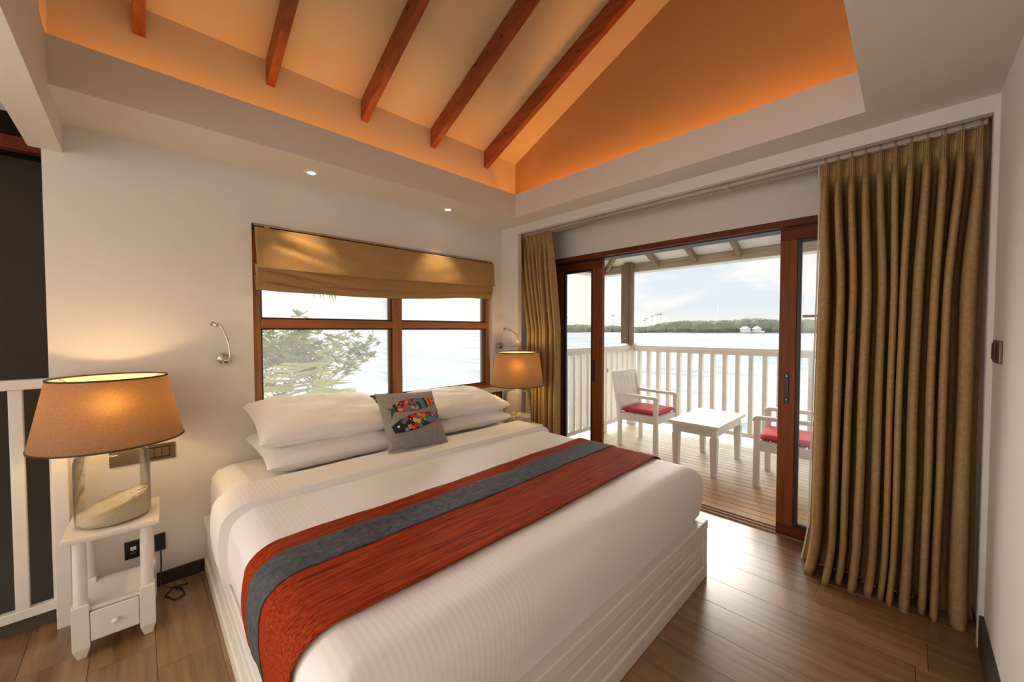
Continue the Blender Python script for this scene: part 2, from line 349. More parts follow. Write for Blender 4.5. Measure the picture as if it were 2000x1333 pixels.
# rafters under the slope
k = .434; names = ['rafter nearest the amber-lit gable wall', 'second rafter from the amber-lit gable wall', 'middle of the five red rafters', 'second rafter from the left beam', 'leftmost short-looking rafter above the left beam']
for i, xc in enumerate((-.426, -.957, -1.492, -2.037, -2.578)):
    y0, y1 = EY - .001, RY; zt0 = EZ + (EY - y0) * k - .004; zt1 = EZ + (EY - y1) * k - .004; d = .135
    vs = [(x, y, z) for x in (-.0225, .0225) for y, z in ((y0, zt0 - d), (y1, zt1 - d), (y1, zt1), (y0, zt0))]
    ra = MB().add([(a, b, c_) for a, b, c_ in vs], [(0, 1, 2, 3), (7, 6, 5, 4), (0, 4, 5, 1), (1, 5, 6, 2), (2, 6, 7, 3), (3, 7, 4, 0)]).build('rafter', RAFT, None, bevel=.003, loc=(xc, 0, 0))
    tag(ra, 'red-brown timber ' + names[i], 'rafter', 'red timber rafters under the sloped ceiling')
    if i < 4:
        r2 = random.Random(i + 5)
        for q in range(3):
            kn = MB()
            yy = -.5 - r2.random() * 1.2; zz = EZ + (EY - yy) * k - .03 - r2.random() * .08
            kn.lathe([(0.0001, .0), (.007 + r2.random() * .006, 0)], 10, (0, 0, 0)); n0 = len(kn.v) - 20
            for j in range(n0, len(kn.v)):
                a = kn.v[j]; kn.v[j] = (-.0232, yy + a[0] * 1.5, zz + a[1])
            kn.build('knot', DARKTRIM, ra)
# cove LED strips, lying on the ledge behind the fascia
AMB = (1.0, .40, .075)
def led(name, cx_, cy_, L, alongx, power, label):
    e = empty(name, (cx_, cy_, 2.49), 0 if alongx else R(90), label, 'light strip', 'hidden cove light strips')
    B(-L / 2, L / 2, -.006, .006, 0, .006).build('strip', ALU, e)
    l = bpy.data.lights.new('cove_light', 'AREA'); l.shape = 'RECTANGLE'; l.size = L; l.size_y = .02; l.energy = power; l.color = AMB
    o = bpy.data.objects.new('cove_light', l); col.objects.link(o); o.parent = e; o.location = (0, 0, .012); o.rotation_euler = (R(180), 0, 0)
led('cove_light_strip', -1.5, TY + .07, 2.6, True, 3.0, 'amber light strip in the cove above the bed window')
led('cove_light_strip', TX + .07, -1.55, 2.2, False, 4.4, 'amber light strip in the cove below the amber-lit gable')
led('cove_light_strip', -1.5, TY2 - .07, 2.6, True, 1.7, 'amber light strip in the cove by the right wall')

# --- skirting boards
S(B(-2.9175, -2.36, -.014, 0, 0, .072).build('baseboard_back', BASEX, None, .003))
S(B(-5.4, .0, -3.0846, -3.070, 0, .15).build('baseboard_right', BASEW, None, .003))

# ================================================================== WINDOW
win = S(MB().box(WX0, WX1, .045, .14, WZ0, .855 + .022).box(WX0, WX1, .045, .14, WZ1 - .035, WZ1).build('window_1', WINX, None, .003))
B(WX0, WX0 + .047, .04, .14, WZ0, WZ1).build('window_jamb', WINZ, win, .003); B(WX1 - .047, WX1, .04, .14, WZ0, WZ1).build('window_jamb', WINZ, win, .003)
B(-1.147, -1.07, .035, .14, WZ0 + .02, WZ1 - .03).build('mullion', WINZ, win, .004)
for a, b in ((WX0 + .047, -1.147), (-1.07, WX1 - .047)):
    B(a, b, .035, .14, 1.412, 1.468).build('transom', WINX, win, .004)
    for z0, z1 in ((.877, 1.412), (1.468, WZ1 - .035)):
        t = .012
        m = MB(); m.box(a, b, .055, .10, z0, z0 + t); m.box(a, b, .055, .10, z1 - t, z1); m.box(a, a + t, .055, .10, z0 + t, z1 - t); m.box(b - t, b, .055, .10, z0 + t, z1 - t)
        m.build('glazing_bead', mat('bead_timber', (.10, .035, .012), .5), win, .002)
        pn_ = B(a + t, b - t, .080, .085, z0 + t, z1 - t); pn_.m[3] = 1; pn_.build('pane', [WCLEAR, WPANE], win)
B(WX0, WX1, -.012, .045, WZ0 - .012, WZ0 + .008).build('window_sill', WINX, win, .003)

# ================================================================== SLIDING DOORS
DX = .48
fr = S(MB().box(.425, .60, -3.05, -.20, 2.066, 2.108).build('door_1', MAHOY, None, .003))
B(.425, .60, -.25, -.20, 0, 2.066).build('door_jamb', MAHOZ, fr, .003); B(.425, .60, -3.06, -3.01, 0, 2.066).build('door_jamb', MAHOZ, fr, .003)
m = MB().box(.47, .625, -3.06, -.2, -.045, -.004)
for xx in (.505, .555, .60): m.box(xx - .004, xx + .004, -3.06, -.2, -.004, .008)
m.build('threshold_track', mat('track_timber', (.42, .30, .20), .5, var=.1), fr)
B(.475, .60, -3.01, -.25, 2.058, 2.066).build('top_track', mat('track_dark', (.03, .015, .01), .5), fr)
BEADD = mat('bead_dark', (.025, .016, .012), .45)
def panel(name, x0, x1, y0, y1, sw, hy, label=None):
    """sliding leaf from y0 (left) to y1 (right, more negative)"""
    z0, z1 = .012, 2.06; a, b = y1, y0
    p = S(B(x0, x1, a, b, z1 - .075, z1).build(name, MAHOY, None, .003))
    B(x0, x1, a, b, z0, z0 + .075).build('bottom_rail', MAHOY, p, .003)
    B(x0, x1, a, a + sw, z0 + .075, z1 - .075).build('stile', MAHOZ, p, .003); B(x0, x1, b - sw, b, z0 + .075, z1 - .075).build('stile', MAHOZ, p, .003)
    t = .022; ya, yb, za, zb = a + sw, b - sw, z0 + .075, z1 - .075
    m = MB(); xm0, xm1 = x0 + .006, x1 - .006
    m.box(xm0, xm1, ya, ya + t, za, zb); m.box(xm0, xm1, yb - t, yb, za, zb); m.box(xm0, xm1, ya + t, yb - t, za, za + t); m.box(xm0, xm1, ya + t, yb - t, zb - t, zb)
    m.build('glazing_bead', BEADD, p, .002)
    xm = (x0 + x1) / 2; B(xm - .003, xm + .003, ya + t, yb - t, za + t, zb - t).build('pane', PANE, p)
    h = MB(); h.box(x0 - .006, x0 + .001, hy - .013, hy + .013, .905, 1.113); hh = h.build('handle', BLACKP, p, .006)
    tag(hh, 'black recessed finger pull')
    for zz in (.93, 1.088): MB().lathe([(.0035, 0), (.0035, .002)], 10, cap0=True, cap1=True).build('screw', CHROME, hh, loc=(x0 - .006, hy, zz), rot=(0, R(-90), 0))
    return p
panel('door_2', .52, .56, -.26, -.826, .108, -.738)
pR = panel('door_3', .482, .522, -2.226, -3.0, .094, -2.274)
MB().box(.503, .5035, -2.76, -2.35, 1.475, 1.492).build('safety_strip', mat('magenta_strip', (.70, .05, .30), .5), pR)
MB().box(.61, .63, -.830, -.822, .99, 1.03).build('latch', CHROMED, bpy.data.objects['door_2'])

# ================================================================== TERRACE
DZ = -.05
dk = S(B(.625, 2.98, -4.2, .32, -.22, -.09).build('floor_terrace', WEATHX))
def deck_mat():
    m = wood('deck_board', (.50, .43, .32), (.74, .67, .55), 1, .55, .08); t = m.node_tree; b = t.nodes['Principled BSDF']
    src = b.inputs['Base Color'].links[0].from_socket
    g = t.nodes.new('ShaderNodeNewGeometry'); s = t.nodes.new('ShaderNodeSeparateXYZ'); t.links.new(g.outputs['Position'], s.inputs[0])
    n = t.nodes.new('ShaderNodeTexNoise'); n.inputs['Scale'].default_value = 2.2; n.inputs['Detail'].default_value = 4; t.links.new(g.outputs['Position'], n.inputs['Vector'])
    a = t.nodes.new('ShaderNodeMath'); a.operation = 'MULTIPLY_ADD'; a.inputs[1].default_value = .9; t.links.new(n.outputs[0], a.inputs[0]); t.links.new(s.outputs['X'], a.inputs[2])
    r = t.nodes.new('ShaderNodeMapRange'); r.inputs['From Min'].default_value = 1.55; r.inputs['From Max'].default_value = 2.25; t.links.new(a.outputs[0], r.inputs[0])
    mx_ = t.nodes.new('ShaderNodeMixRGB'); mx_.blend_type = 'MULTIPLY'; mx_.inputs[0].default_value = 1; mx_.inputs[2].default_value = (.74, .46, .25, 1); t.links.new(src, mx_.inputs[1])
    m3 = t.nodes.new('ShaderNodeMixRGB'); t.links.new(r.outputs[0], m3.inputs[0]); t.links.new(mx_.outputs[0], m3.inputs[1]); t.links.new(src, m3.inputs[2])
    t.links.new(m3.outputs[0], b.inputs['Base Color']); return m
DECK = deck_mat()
bm_ = None; nb = 25; pitch = (2.98 - .63) / nb
for i in range(nb):
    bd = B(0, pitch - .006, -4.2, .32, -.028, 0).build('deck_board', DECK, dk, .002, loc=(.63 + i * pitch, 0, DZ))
sm = MB()
for yy in (-1.72, -3.2, -.35):
    for i in range(nb):
        for q in (.022, .068): sm.lathe([(.004, 0.0008)], 6, (.63 + i * pitch + q, yy + .012 * math.sin(i * 2.3), DZ), cap1=True) if False else sm.add([(.63 + i * pitch + q + .0045 * math.cos(a), yy + .0045 * math.sin(a), DZ + .0012) for a in [math.pi / 3 * z for z in range(6)]], [tuple(range(6))])
tag(sm.build('deck_screws', DARKTRIM, dk), None, None, None, 'stuff')
# --- terrace balustrades
def railing(name, label, along, fixed, a, b, skip=()):
    """white balustrade; along 'y' (front) or 'x' (side)"""
    e = empty(name, (0, 0, 0), 0, label, 'railing')
    def bx(u0, u1, w0, w1, z0, z1):
        return B(w0, w1, u0, u1, z0, z1) if along == 'y' else B(u0, u1, w0, w1, z0, z1)
    bx(a, b, fixed - .045, fixed + .045, 1.118, 1.165).build('handrail', DECKW, e, .004)
    bx(a, b, fixed - .022, fixed + .022, 1.075, 1.118).build('top_rail', DECKW, e, .003)
    bx(a, b, fixed - .025, fixed + .025, .045, .095).build('bottom_rail', DECKW, e, .003)
    n = int(round((b - a) / .149)); bw = .024
    for i in range(n + 1):
        u = b - .075 - i * .149
        if u < a + .02: break
        bx(u - bw, u + bw, fixed - .035, fixed + .035, .095, 1.075).build('baluster', DECKW, e, .003)
    return e
rf = railing('terrace_railing', 'white balustrade along the sea edge behind the low table', 'y', 2.87, -4.2, .09)
rs = railing('terrace_railing', 'white balustrade at the left side of the terrace behind the slatted chair', 'x', .17, .70, 2.80)
for yy in (-2.0, -4.1): B(2.83, 2.91, yy - .04, yy + .04, DZ, .045).build('foot_block', DECKW, rf, .003)
for xx in (2.10,): B(xx - .05, xx + .05, .13, .21, DZ, .045).build('foot_block', DECKW, rs, .003)
tag(B(-.055, .055, -.055, .055, 0, 1.25).build('corner_post', DECKW, None, .004, loc=(2.87, .15, DZ)), 'white square corner post joining the two terrace railings', 'post')
tp = tag(B(-.05, .05, -.02, .11, 1.19, 2.40).build('timber_post', WEATHZ, None, .004, loc=(2.80, .16, 0)), 'weathered brown timber post carrying the veranda roof', 'post')
B(-.045, .045, -.062, -.022, 1.16, 2.40).build('side_plank', WEATHZ, tp, .004)
for yy, zz in ((.03, 1.27), (.085, 1.235)): MB().lathe([(.014, 0), (.012, .008)], 12, cap0=True, cap1=True).build('bolt', CHROME, tp, loc=(-.05, yy, zz), rot=(0, R(-90), 0))
# --- veranda roof
bmv = tag(B(2.84, 2.90, -4.4, .66, 2.285, 2.405).build('eave_beam', WEATHER, None, .004), 'pale weathered timber beam along the veranda eave', 'beam')
sl = (2.481 - 2.31) / (2.887 - 2.43)
def vraft(x0, y0, x1, y1, z0, z1, label):
    d = Vector((x1 - x0, y1 - y0, z1 - z0)); L = d.length; a = d.normalized(); s = Vector((-a.y, a.x, 0)).normalized(); u = a.cross(s)
    if u.z < 0: u = -u
    M = Matrix(((a.x, s.x, u.x, x0), (a.y, s.y, u.y, y0), (a.z, s.z, u.z, z0), (0, 0, 0, 1)))
    o = MB().box(0, L, -.0225, .0225, 0, .085).build('veranda_rafter', WEATHX, None, .003); o.matrix_world = M
    return tag(o, label, 'rafter', 'veranda rafters')
zb = 2.295; lab = ['veranda rafter just right of the brown post', 'veranda rafter above the middle of the sea view', 'veranda rafter nearest the right sliding door', 'veranda rafter behind the right curtain', 'veranda rafter farthest right along the terrace']
for i, yy in enumerate((-.265, -.80, -1.335, -1.87, -2.4)):
    xe = max(.63, 2.90 - (.64 - yy) + .04); vraft(2.90, yy, xe, yy, zb, zb + sl * (2.90 - xe), lab[i])
vraft(2.90, .64, .66, -1.60, zb + .0, zb + sl * 2.24, 'diagonal hip rafter at the left end of the veranda roof')
VR = mat('white_roof_board', (.84, .84, .80), .6, var=.02)
def vtop(x): return zb + sl * (2.90 - x) + .094
def vpoly(pts, name):
    n = len(pts); vs = [(x, y, vtop(max(x, 2.90 + y - .64))) for x, y in pts]; vs = vs + [(x, y, z + .03) for x, y, z in vs]
    S(MB().add(vs, [tuple(range(n)), tuple(reversed(range(n, 2 * n)))] + [(i, (i + 1) % n, (i + 1) % n + n, i + n) for i in range(n)]).build(name, VR))
vpoly([(3.15, .89), (.62, -1.64), (.62, -4.4), (3.15, -4.4)], 'ceiling_veranda'); vpoly([(3.15, .89), (.62, .89), (.62, -1.64)], 'ceiling_veranda_side')
tag(B(.65, 2.835, .60, .66, 2.285, 2.385).build('eave_beam', WEATHX, None, .004), 'short side eave beam above the left terrace railing', 'beam')

# --- low table
tb = empty('low_table', (1.815, -1.335, DZ), 0, 'low white painted table between the two terrace chairs', 'table')
B(-.445, .445, -.245, .245, .475, .505).build('table_top', DECKW, tb, .004)
m = MB(); m.box(-.38, .38, -.205, -.185, .39, .475); m.box(-.38, .38, .185, .205, .39, .475); m.box(-.40, -.38, -.19, .19, .39, .475); m.box(.38, .40, -.19, .19, .39, .475)
m.build('apron', DECKW, tb, .002)
for sx_ in (-1, 1):
    for sy_ in (-1, 1):
        m = MB(); x, y = sx_ * .375, sy_ * .185
        def sq(hw, z): return [(x - hw, y - hw, z), (x + hw, y - hw, z), (x + hw, y + hw, z), (x - hw, y + hw, z)]
        m.loft([sq(.024, 0), sq(.034, .36), sq(.034, .375)], 0, False); m.loft([sq(.026, .375), sq(.026, .47)], 0, False)
        m.build('leg', DECKW, tb, .002)
# --- armchairs, seat facing local +y... built facing -y
def armchair(loc, rz, label):
    e = empty('terrace_armchair', loc, rz, label, 'chair', 'white terrace armchairs')
    W = .27; F = -.24; K = .23
    for s in (-1, 1):
        B(s * W - .022, s * W + .022, F - .025, F + .025, 0, .62).build('leg', DECKW, e, .004)
        a = MB(); M = Matrix.Translation((s * W, K, 0))
        a.loft([[(s * W - .02, K - .022 + o_, z), (s * W + .02, K - .022 + o_, z), (s * W + .02, K + .022 + o_, z), (s * W - .02, K + .022 + o_, z)] for z, o_ in ((0, .0), (.40, 0), (.90, .095))], 0, False)
        a.build('leg', DECKW, e, .004)
        r = MB(); r.loft([[(s * W - .026, y, z - .018), (s * W + .026, y, z - .018), (s * W + .026, y, z + .018), (s * W - .026, y, z + .018)] for y, z in ((F - .035, .618), (F, .636), (K + .03, .645))], 0, False)
        r.build('armrest', DECKW, e, .008)
        B(s * W - .012, s * W + .012, F + .02, K - .02, .33, .41).build('seat_rail', DECKW, e, .003)
    B(-W + .02, W - .02, F - .012, F + .012, .33, .41).build('seat_rail', DECKW, e, .003)
    B(-W + .02, W - .02, K - .012, K + .012, .33, .41).build('seat_rail', DECKW, e, .003)
    for i in range(5): B(-W + .02, W - .02, F + .01 + i * .09, F + .085 + i * .09, .40, .418).build('seat_slat', DECKW, e, .003)
    tr = MB(); tr.loft([[(-W - .005, y, z), (W + .005, y, z), (W + .005, y + .03, z), (-W - .005, y + .03, z)] for y, z in ((K + .068, .85), (K + .082, .92))], 0, False); tr.build('top_rail', DECKW, e, .004)
    for i in range(5):
        x = -.2 + i * .1; sl_ = MB()
        sl_.loft([[(x - .043, y, z), (x + .043, y, z), (x + .043, y + .014, z), (x - .043, y + .014, z)] for y, z in ((K + .005, .46), (K + .078, .86))], 0, False); sl_.build('back_slat', DECKW, e, .002)
    B(-W + .02, W - .02, K - .005, K + .02, .44, .49).build('back_rail', DECKW, e, .003)
    return e
def seat_cushion(loc, rz, label):
    m = MB(); W, L, h = .25, .235, .06
    n = 20
    def f(sg): return lambda u, v: ((u * 2 - 1) * W * (1 - .02 * math.cos(v * math.pi) ** 2), (v * 2 - 1) * L, h / 2 + sg * h / 2 * ((1 - abs(u * 2 - 1) ** 8) * (1 - abs(v * 2 - 1) ** 8)) ** .35)
    m.grid(f(1), n, n); g = MB(); m.grid(lambda u, v: f(-1)(1 - u, v), n, n)
    o = m.build('seat_cushion', RED, None, loc=loc, rot=(0, 0, rz))
    B(-.27, -.22, L - .04, L - .02, .02, .032).build('tie', RED, o)
    return tag(o, label, 'cushion', 'red seat cushions')
armchair((2.0, -.545, DZ), 0, 'white slatted armchair facing right, backed against the left terrace railing')
seat_cushion((2.0, -.555, DZ + .419), 0, 'red seat cushion on the slatted armchair by the left railing')
armchair((1.76, -2.10, DZ), R(183), 'white armchair half hidden by the right sliding door')
seat_cushion((1.76, -2.09, DZ + .419), R(183), 'red seat cushion on the armchair behind the right sliding door')

# ================================================================== SEA, ISLANDS, GARDEN
SEAZ = -4.2
def sea_mat():
    m = bpy.data.materials.new('sea_water'); m.use_nodes = True; t = m.node_tree; b = t.nodes['Principled BSDF']
    b.inputs['Roughness'].default_value = .9; b.inputs['Specular IOR Level'].default_value = 0
    g = t.nodes.new('ShaderNodeNewGeometry'); mp_ = t.nodes.new('ShaderNodeMapping'); mp_.inputs['Rotation'].default_value = (0, 0, R(-40)); mp_.inputs['Scale'].default_value = (.16, .03, .1)
    t.links.new(g.outputs['Position'], mp_.inputs[0])
    n = t.nodes.new('ShaderNodeTexNoise'); n.inputs['Scale'].default_value = 1; n.inputs['Detail'].default_value = 8; n.inputs['Roughness'].default_value = .6; t.links.new(mp_.outputs[0], n.inputs['Vector'])
    r = t.nodes.new('ShaderNodeValToRGB'); r.color_ramp.elements[0].position = .42; r.color_ramp.elements[0].color = (.42, .49, .55, 1); r.color_ramp.elements[1].position = .58; r.color_ramp.elements[1].color = (.64, .66, .67, 1)
    t.links.new(n.outputs[0], r.inputs[0]); t.links.new(r.outputs[0], b.inputs['Base Color'])
    m2 = t.nodes.new('ShaderNodeMapping'); m2.inputs['Rotation'].default_value = (0, 0, R(-40)); m2.inputs['Scale'].default_value = (1.0, .35, 1); t.links.new(g.outputs['Position'], m2.inputs[0])
    n2 = t.nodes.new('ShaderNodeTexNoise'); n2.inputs['Scale'].default_value = .8; n2.inputs['Detail'].default_value = 6; t.links.new(m2.outputs[0], n2.inputs['Vector'])
    bp = t.nodes.new('ShaderNodeBump'); bp.inputs['Strength'].default_value = .5; bp.inputs['Distance'].default_value = .5; t.links.new(n2.outputs[0], bp.inputs['Height']); t.links.new(bp.outputs[0], b.inputs['Normal'])
    return m
S(MB().add([(-4000, -6000, SEAZ), (7000, -6000, SEAZ), (7000, 7000, SEAZ), (-4000, 7000, SEAZ)], [(0, 1, 2, 3)]).build('sea', sea_mat()))
# swell ridges rolling towards the terrace
FOAM = mat('sea_foam', (.72, .73, .72), .9, spec=0, color2=(.44, .51, .57), scale=.6, stretch=(.3, 1, 1))
CAMP = Vector((-2.6085, -2.8343, 1.394))
def far(px, dist, z):
    """a spot dist metres out to sea in the direction seen at that column"""
    d = (_f + _rt * ((px - 1000) / 751.8215)); d.z = 0; d.normalize(); return Vector((CAMP.x + d.x * dist, CAMP.y + d.y * dist, z))
for i, (dist, h, lab) in enumerate(((30, .30, 'nearest low white swell rolling in beyond the railing'), (75, .55, 'middle white swell line on the open water'), (170, .9, 'farthest pale swell line below the islands'))):
    rr = random.Random(i); m = MB(); n = 90; rows = []
    a, b = far(380, dist * 1.05, SEAZ), far(1680, dist * 1.0, SEAZ)
    dr = (b - a); pn = Vector((-dr.y, dr.x, 0)).normalized()
    if pn.dot(a - CAMP) > 0: pn = -pn
    for j in range(n + 1):
        p = a + dr * (j / n) + pn * (noise.noise(Vector((j * .13, i * 7, 0))) * dist * .05)
        hh = h * max(.08, .5 + .9 * noise.noise(Vector((j * .19, i * 5 + 3, 1))))
        wv = dist * .045
        rows.append([p + pn * wv * q + Vector((0, 0, -.05 + hh * z)) for q, z in ((1, 0), (.45, .25), (.12, .85), (-.1, 1), (-.6, .4), (-1.6, 0))])
    m.loft(rows, 0, True, False); tag(m.build('sea_swell', FOAM), lab, 'wave', 'swell lines')
# islands on the horizon
LEAFD = mat('far_foliage', (.24, .25, .17), .9, color2=(.36, .355, .25), scale=.05)  # foliage colour lightened, distance haze mixed in
def island(name, p0, p1, dist, h, label, seed, hump):
    rr = random.Random(seed); e = empty(name, far((p0 + p1) / 2, dist, SEAZ), 0, label, 'island'); o0 = Vector(e.location)
    m = MB(); n = 60; rows = []
    for j in range(n + 1):
        t = j / n; c0 = far(lerp(p0, p1, t), dist, SEAZ); dv = (c0 - CAMP); dv.z = 0; dv.normalize()
        hh = 1.6 * min(1, t * 8, (1 - t) * 8) + .1
        rows.append([c0 - dv * 40 - o0 + Vector((0, 0, -.2)), c0 - dv * 20 - o0 + Vector((0, 0, hh)), c0 + dv * 60 - o0 + Vector((0, 0, hh)), c0 + dv * 80 - o0 + Vector((0, 0, -.2))])
    m.loft(rows, 0, True, False).build('shore', mat('pale_shore', (.62, .58, .50), .9), e)
    m = MB(); cnt = int((p1 - p0) * 2.2)
    for j in range(cnt):
        t = (j + rr.random()) / cnt; c0 = far(lerp(p0, p1, t), dist + rr.uniform(-15, 55), SEAZ) - o0
        hh = h * (.45 + .55 * hump(t)) * rr.uniform(.6, 1.05); rad = hh * rr.uniform(.5, .8)
        rings = []
        for zz, rd in ((0, .7), (.35, 1), (.7, .85), (.92, .45), (1, .05)):
            rings.append([(c0.x + rad * rd * math.cos(a) * rr.uniform(.8, 1.2), c0.y + rad * rd * math.sin(a) * rr.uniform(.8, 1.2), hh * zz) for a in [k_ * math.pi / 3.5 for k_ in range(7)]])
        m.loft(rings, 0, False, True, False, True)
    tag(m.build('tree_cover', LEAFD, e), None, None, None, 'stuff'); return e
island('wooded_island', 1060, 1246, 900, 22, 'long low wooded island on the horizon behind the brown post', 2, lambda t: 1 - .75 * t + .1 * math.sin(t * 20))
island('wooded_island', 1244, 1600, 820, 27, 'taller wooded island on the horizon left of the right sliding door', 3, lambda t: (sstep(0, .22, t) * .75 + .25 * math.exp(-((t - .62) / .1) ** 2)) if t > .02 else .1)
PTRUNK = mat('palm_trunk', (.45, .41, .34), .9); PLEAF = mat('palm_leaf_far', (.38, .40, .28), .8)  # far palm leaves paled: distance haze is in the colour
def far_palm(px, dist, h, label, seed):
    rr = random.Random(seed); p = far(px, dist, SEAZ + 1); e = empty('palm_tree', p, 0, label, 'palm', 'palms on the horizon')
    MB().tube([(0, 0, 0), (.5, .3, h * .5), (.8, .5, h)], [.32, .25, .2], 5).build('trunk', PTRUNK, e)
    m = MB()
    for k_ in range(9):
        a = k_ * .7 + rr.random(); L = h * .13; pts = [(0.8 + math.cos(a) * L * t, .5 + math.sin(a) * L * t, h + L * (.5 * t - .95 * t * t)) for t in (0, .3, .65, 1)]
        m.tube(pts, [.2, .5, .4, .1], 4)
    tag(m.build('crown', PLEAF, e), None, None, None, 'stuff')
for i, (px, hh, lab) in enumerate(((1107, 34, 'palm standing above the island near the left curtain'), (1197, 38, 'palm standing above the island just left of the brown post'), (1258, 26, 'palm just right of the brown post'), (1274, 36, 'leftmost of the three close palms on the horizon'), (1283, 39, 'middle of the three close palms on the horizon'), (1290, 40, 'right of the three close palms on the horizon'), (1262, 30, 'short palm beside the brown post on the horizon'))):
    far_palm(px, 890, hh, lab, i)
WB = mat('far_white_house', (.85, .83, .80), .8)
for px, w_, lab in ((1455, 9, 'small white building on the right island shore'), (1478, 6, 'second small white building on the right island')):
    p = far(px, 770, SEAZ + 1.5); e = empty('far_house', p, R(40), lab, 'building', 'houses on the island')
    B(-w_, w_, -4, 4, 0, 6).build('wall', WB, e); MB().add([(-w_ - 1, -5, 6), (w_ + 1, -5, 6), (w_ + 1, 5, 6), (-w_ - 1, 5, 6), (-w_, 0, 10), (w_, 0, 10)], [(0, 1, 5, 4), (3, 4, 5, 2), (0, 4, 3), (1, 2, 5), (0, 3, 2, 1)]).build('roof', WB, e)
B(-20, 20, -2, 2, 0, 3).build('seawall', WB, e)
ms = far(1403, 800, SEAZ); me_ = MB().tube([(0, 0, 0), (0, 0, 56)], .35, 5).build('radio_mast', CHROMED, None, loc=ms); tag(me_, 'thin radio mast on the right island', 'mast')

# garden shrub outside the bed window
BARK = mat('grey_bark', (.34, .27, .22), .9, var=.2, scale=20); GLEAF = mat('shrub_leaf', (.22, .30, .11), .55, color2=(.44, .50, .24), scale=4)
def shrub(base, label, seed):
    rr = random.Random(seed); e = empty('garden_tree', base, 0, label, 'tree'); br = MB(); lf = MB(); nl = [0]
    def leaf(p):
        for q in range(9):
            a = rr.random() * 6.28; tilt = rr.uniform(-.2, .8); L = rr.uniform(.09, .15); d = Vector((math.cos(a) * math.cos(tilt), math.sin(a) * math.cos(tilt), math.sin(tilt))); s = d.cross(Vector((0, 0, 1))).normalized() * L * .28
            u = s.cross(d).normalized() * L * .1
            lf.add([p, p + d * L * .45 + s + u, p + d * L, p + d * L * .45 - s + u], [(0, 1, 2, 3)])
    def grow(p, d, L, r, lev):
        pts = [p]; q = p.copy(); dd = d.copy()
        for k_ in range(4):
            dd = (dd + Vector((rr.uniform(-.35, .35), rr.uniform(-.35, .35), rr.uniform(-.12, .25)))).normalized(); q = q + dd * L / 4; pts.append(q.copy())
        br.tube(pts, [r, r * .9, r * .8, r * .7, r * .6], 5)
        if lev == 0: leaf(q); return
        for k_ in range(3 if lev > 1 else 3):
            a = rr.random() * 6.28; nd = (dd * .7 + Vector((math.cos(a), math.sin(a), rr.uniform(-.1, .5))) * .75).normalized()
            grow(pts[rr.choice((2, 3, 4, 4))], nd, L * rr.uniform(.62, .82), r * .55, lev - 1)
        if lev == 1: leaf(q)
    for k_ in range(4):
        a = k_ * 1.6 + rr.random(); grow(Vector((0, 0, -.6)), Vector((math.cos(a) * .55, math.sin(a) * .5, .8)).normalized(), .85, .035, 4)
    br.build('branches', BARK, e); tag(lf.build('leaves', GLEAF, e), None, None, None, 'stuff'); return e
shrub((-.95, 3.3, .35), 'leafy seaside tree with twisting branches outside the bed window', 11)
tag(MB().grid(lambda u, v: (lerp(-9, 9, u), lerp(.6, 7.5, v), -2.2 - 1.9 * v + .15 * noise.noise(Vector((u * 9, v * 9, 0)))), 30, 16).build('garden_ground', mat('sandy_soil', (.50, .44, .34), .9, var=.15)), None, None, None, 'structure')
PF = mat('palm_frond', (.28, .36, .13), .5, color2=(.55, .56, .28), scale=3)
def frond(parent, p, d, L, droop, seed, side=1.0):
    rr = random.Random(seed); m = MB(); pts = []; n = 16
    up = Vector((0, 0, 1)); d = Vector(d).normalized()
    for i in range(n + 1):
        t = i / n; pts.append(Vector(p) + d * L * t - up * droop * t * t)
    m.tube(pts, [lerp(.010, .002, i / n) for i in range(n + 1)], 5)
    s = d.cross(up).normalized()
    for i in range(2, n):
        for sg in (-1, 1):
            for h_ in (0, .5):
                a = pts[i].lerp(pts[i + 1], h_); t = (i + h_) / n; l = L * .42 * math.sin(math.pi * min(1, t * .9 + .1)) ** .6
                dv = (s * sg + d * .75 - up * (.35 + .4 * rr.random())).normalized()
                w_ = d.cross(dv).normalized().cross(dv) * .013
                m.add([a - w_, a + dv * l * .5 - w_ * 1.2 - up * .01, a + dv * l - up * l * .12, a + dv * l * .5 + w_ * 1.2 - up * .01, a + w_], [(0, 1, 3, 4), (1, 2, 3)])
    return m.build('frond', PF, parent)
shrub((-2.0, 3.9, .25), 'denser leafy bush beyond the lower left window pane', 23)
pe = empty('fan_palm', (-1.5, 2.3, -.45), 0, 'pale green palm fronds at the lower left of the bed window', 'palm')
for i, (dx, dy, dz_, L, dr) in enumerate(((-.6, -.1, 1, 1.9, .35), (-.15, .1, 1, 2.2, .2), (.25, -.15, 1, 2.0, .35), (.6, .1, 1, 1.8, .5), (-.9, .2, .8, 1.7, .5), (.45, -.35, .9, 1.9, .6), (.05, -.3, 1.0, 2.1, .5), (.9, .1, .7, 1.6, .5))):
    frond(pe, (0, 0, 0), (dx, dy, dz_), L, dr, i)
pc = empty('coconut_palm', (-2.6, 1.9, -2.0), 0, 'hanging palm frond tips at the top of the bed window', 'palm')
for i, (x, y, z, dx, dy, dz_, L, dr) in enumerate(((.0, .2, 4.3, 1, .1, .1, 1.1, .45), (.4, .8, 4.55, 1, .15, -.05, 1.7, .55), (-.1, .0, 4.4, .5, .3, -.1, .9, .5))):
    frond(pc, (x, y, z), (dx, dy, dz_), L, dr, i + 20)
MB().tube([(-.3, .3, 0), (-.35, .3, 2.5), (-.2, .2, 4.5)], [.14, .11, .09], 8).build('trunk', PTRUNK, pc)

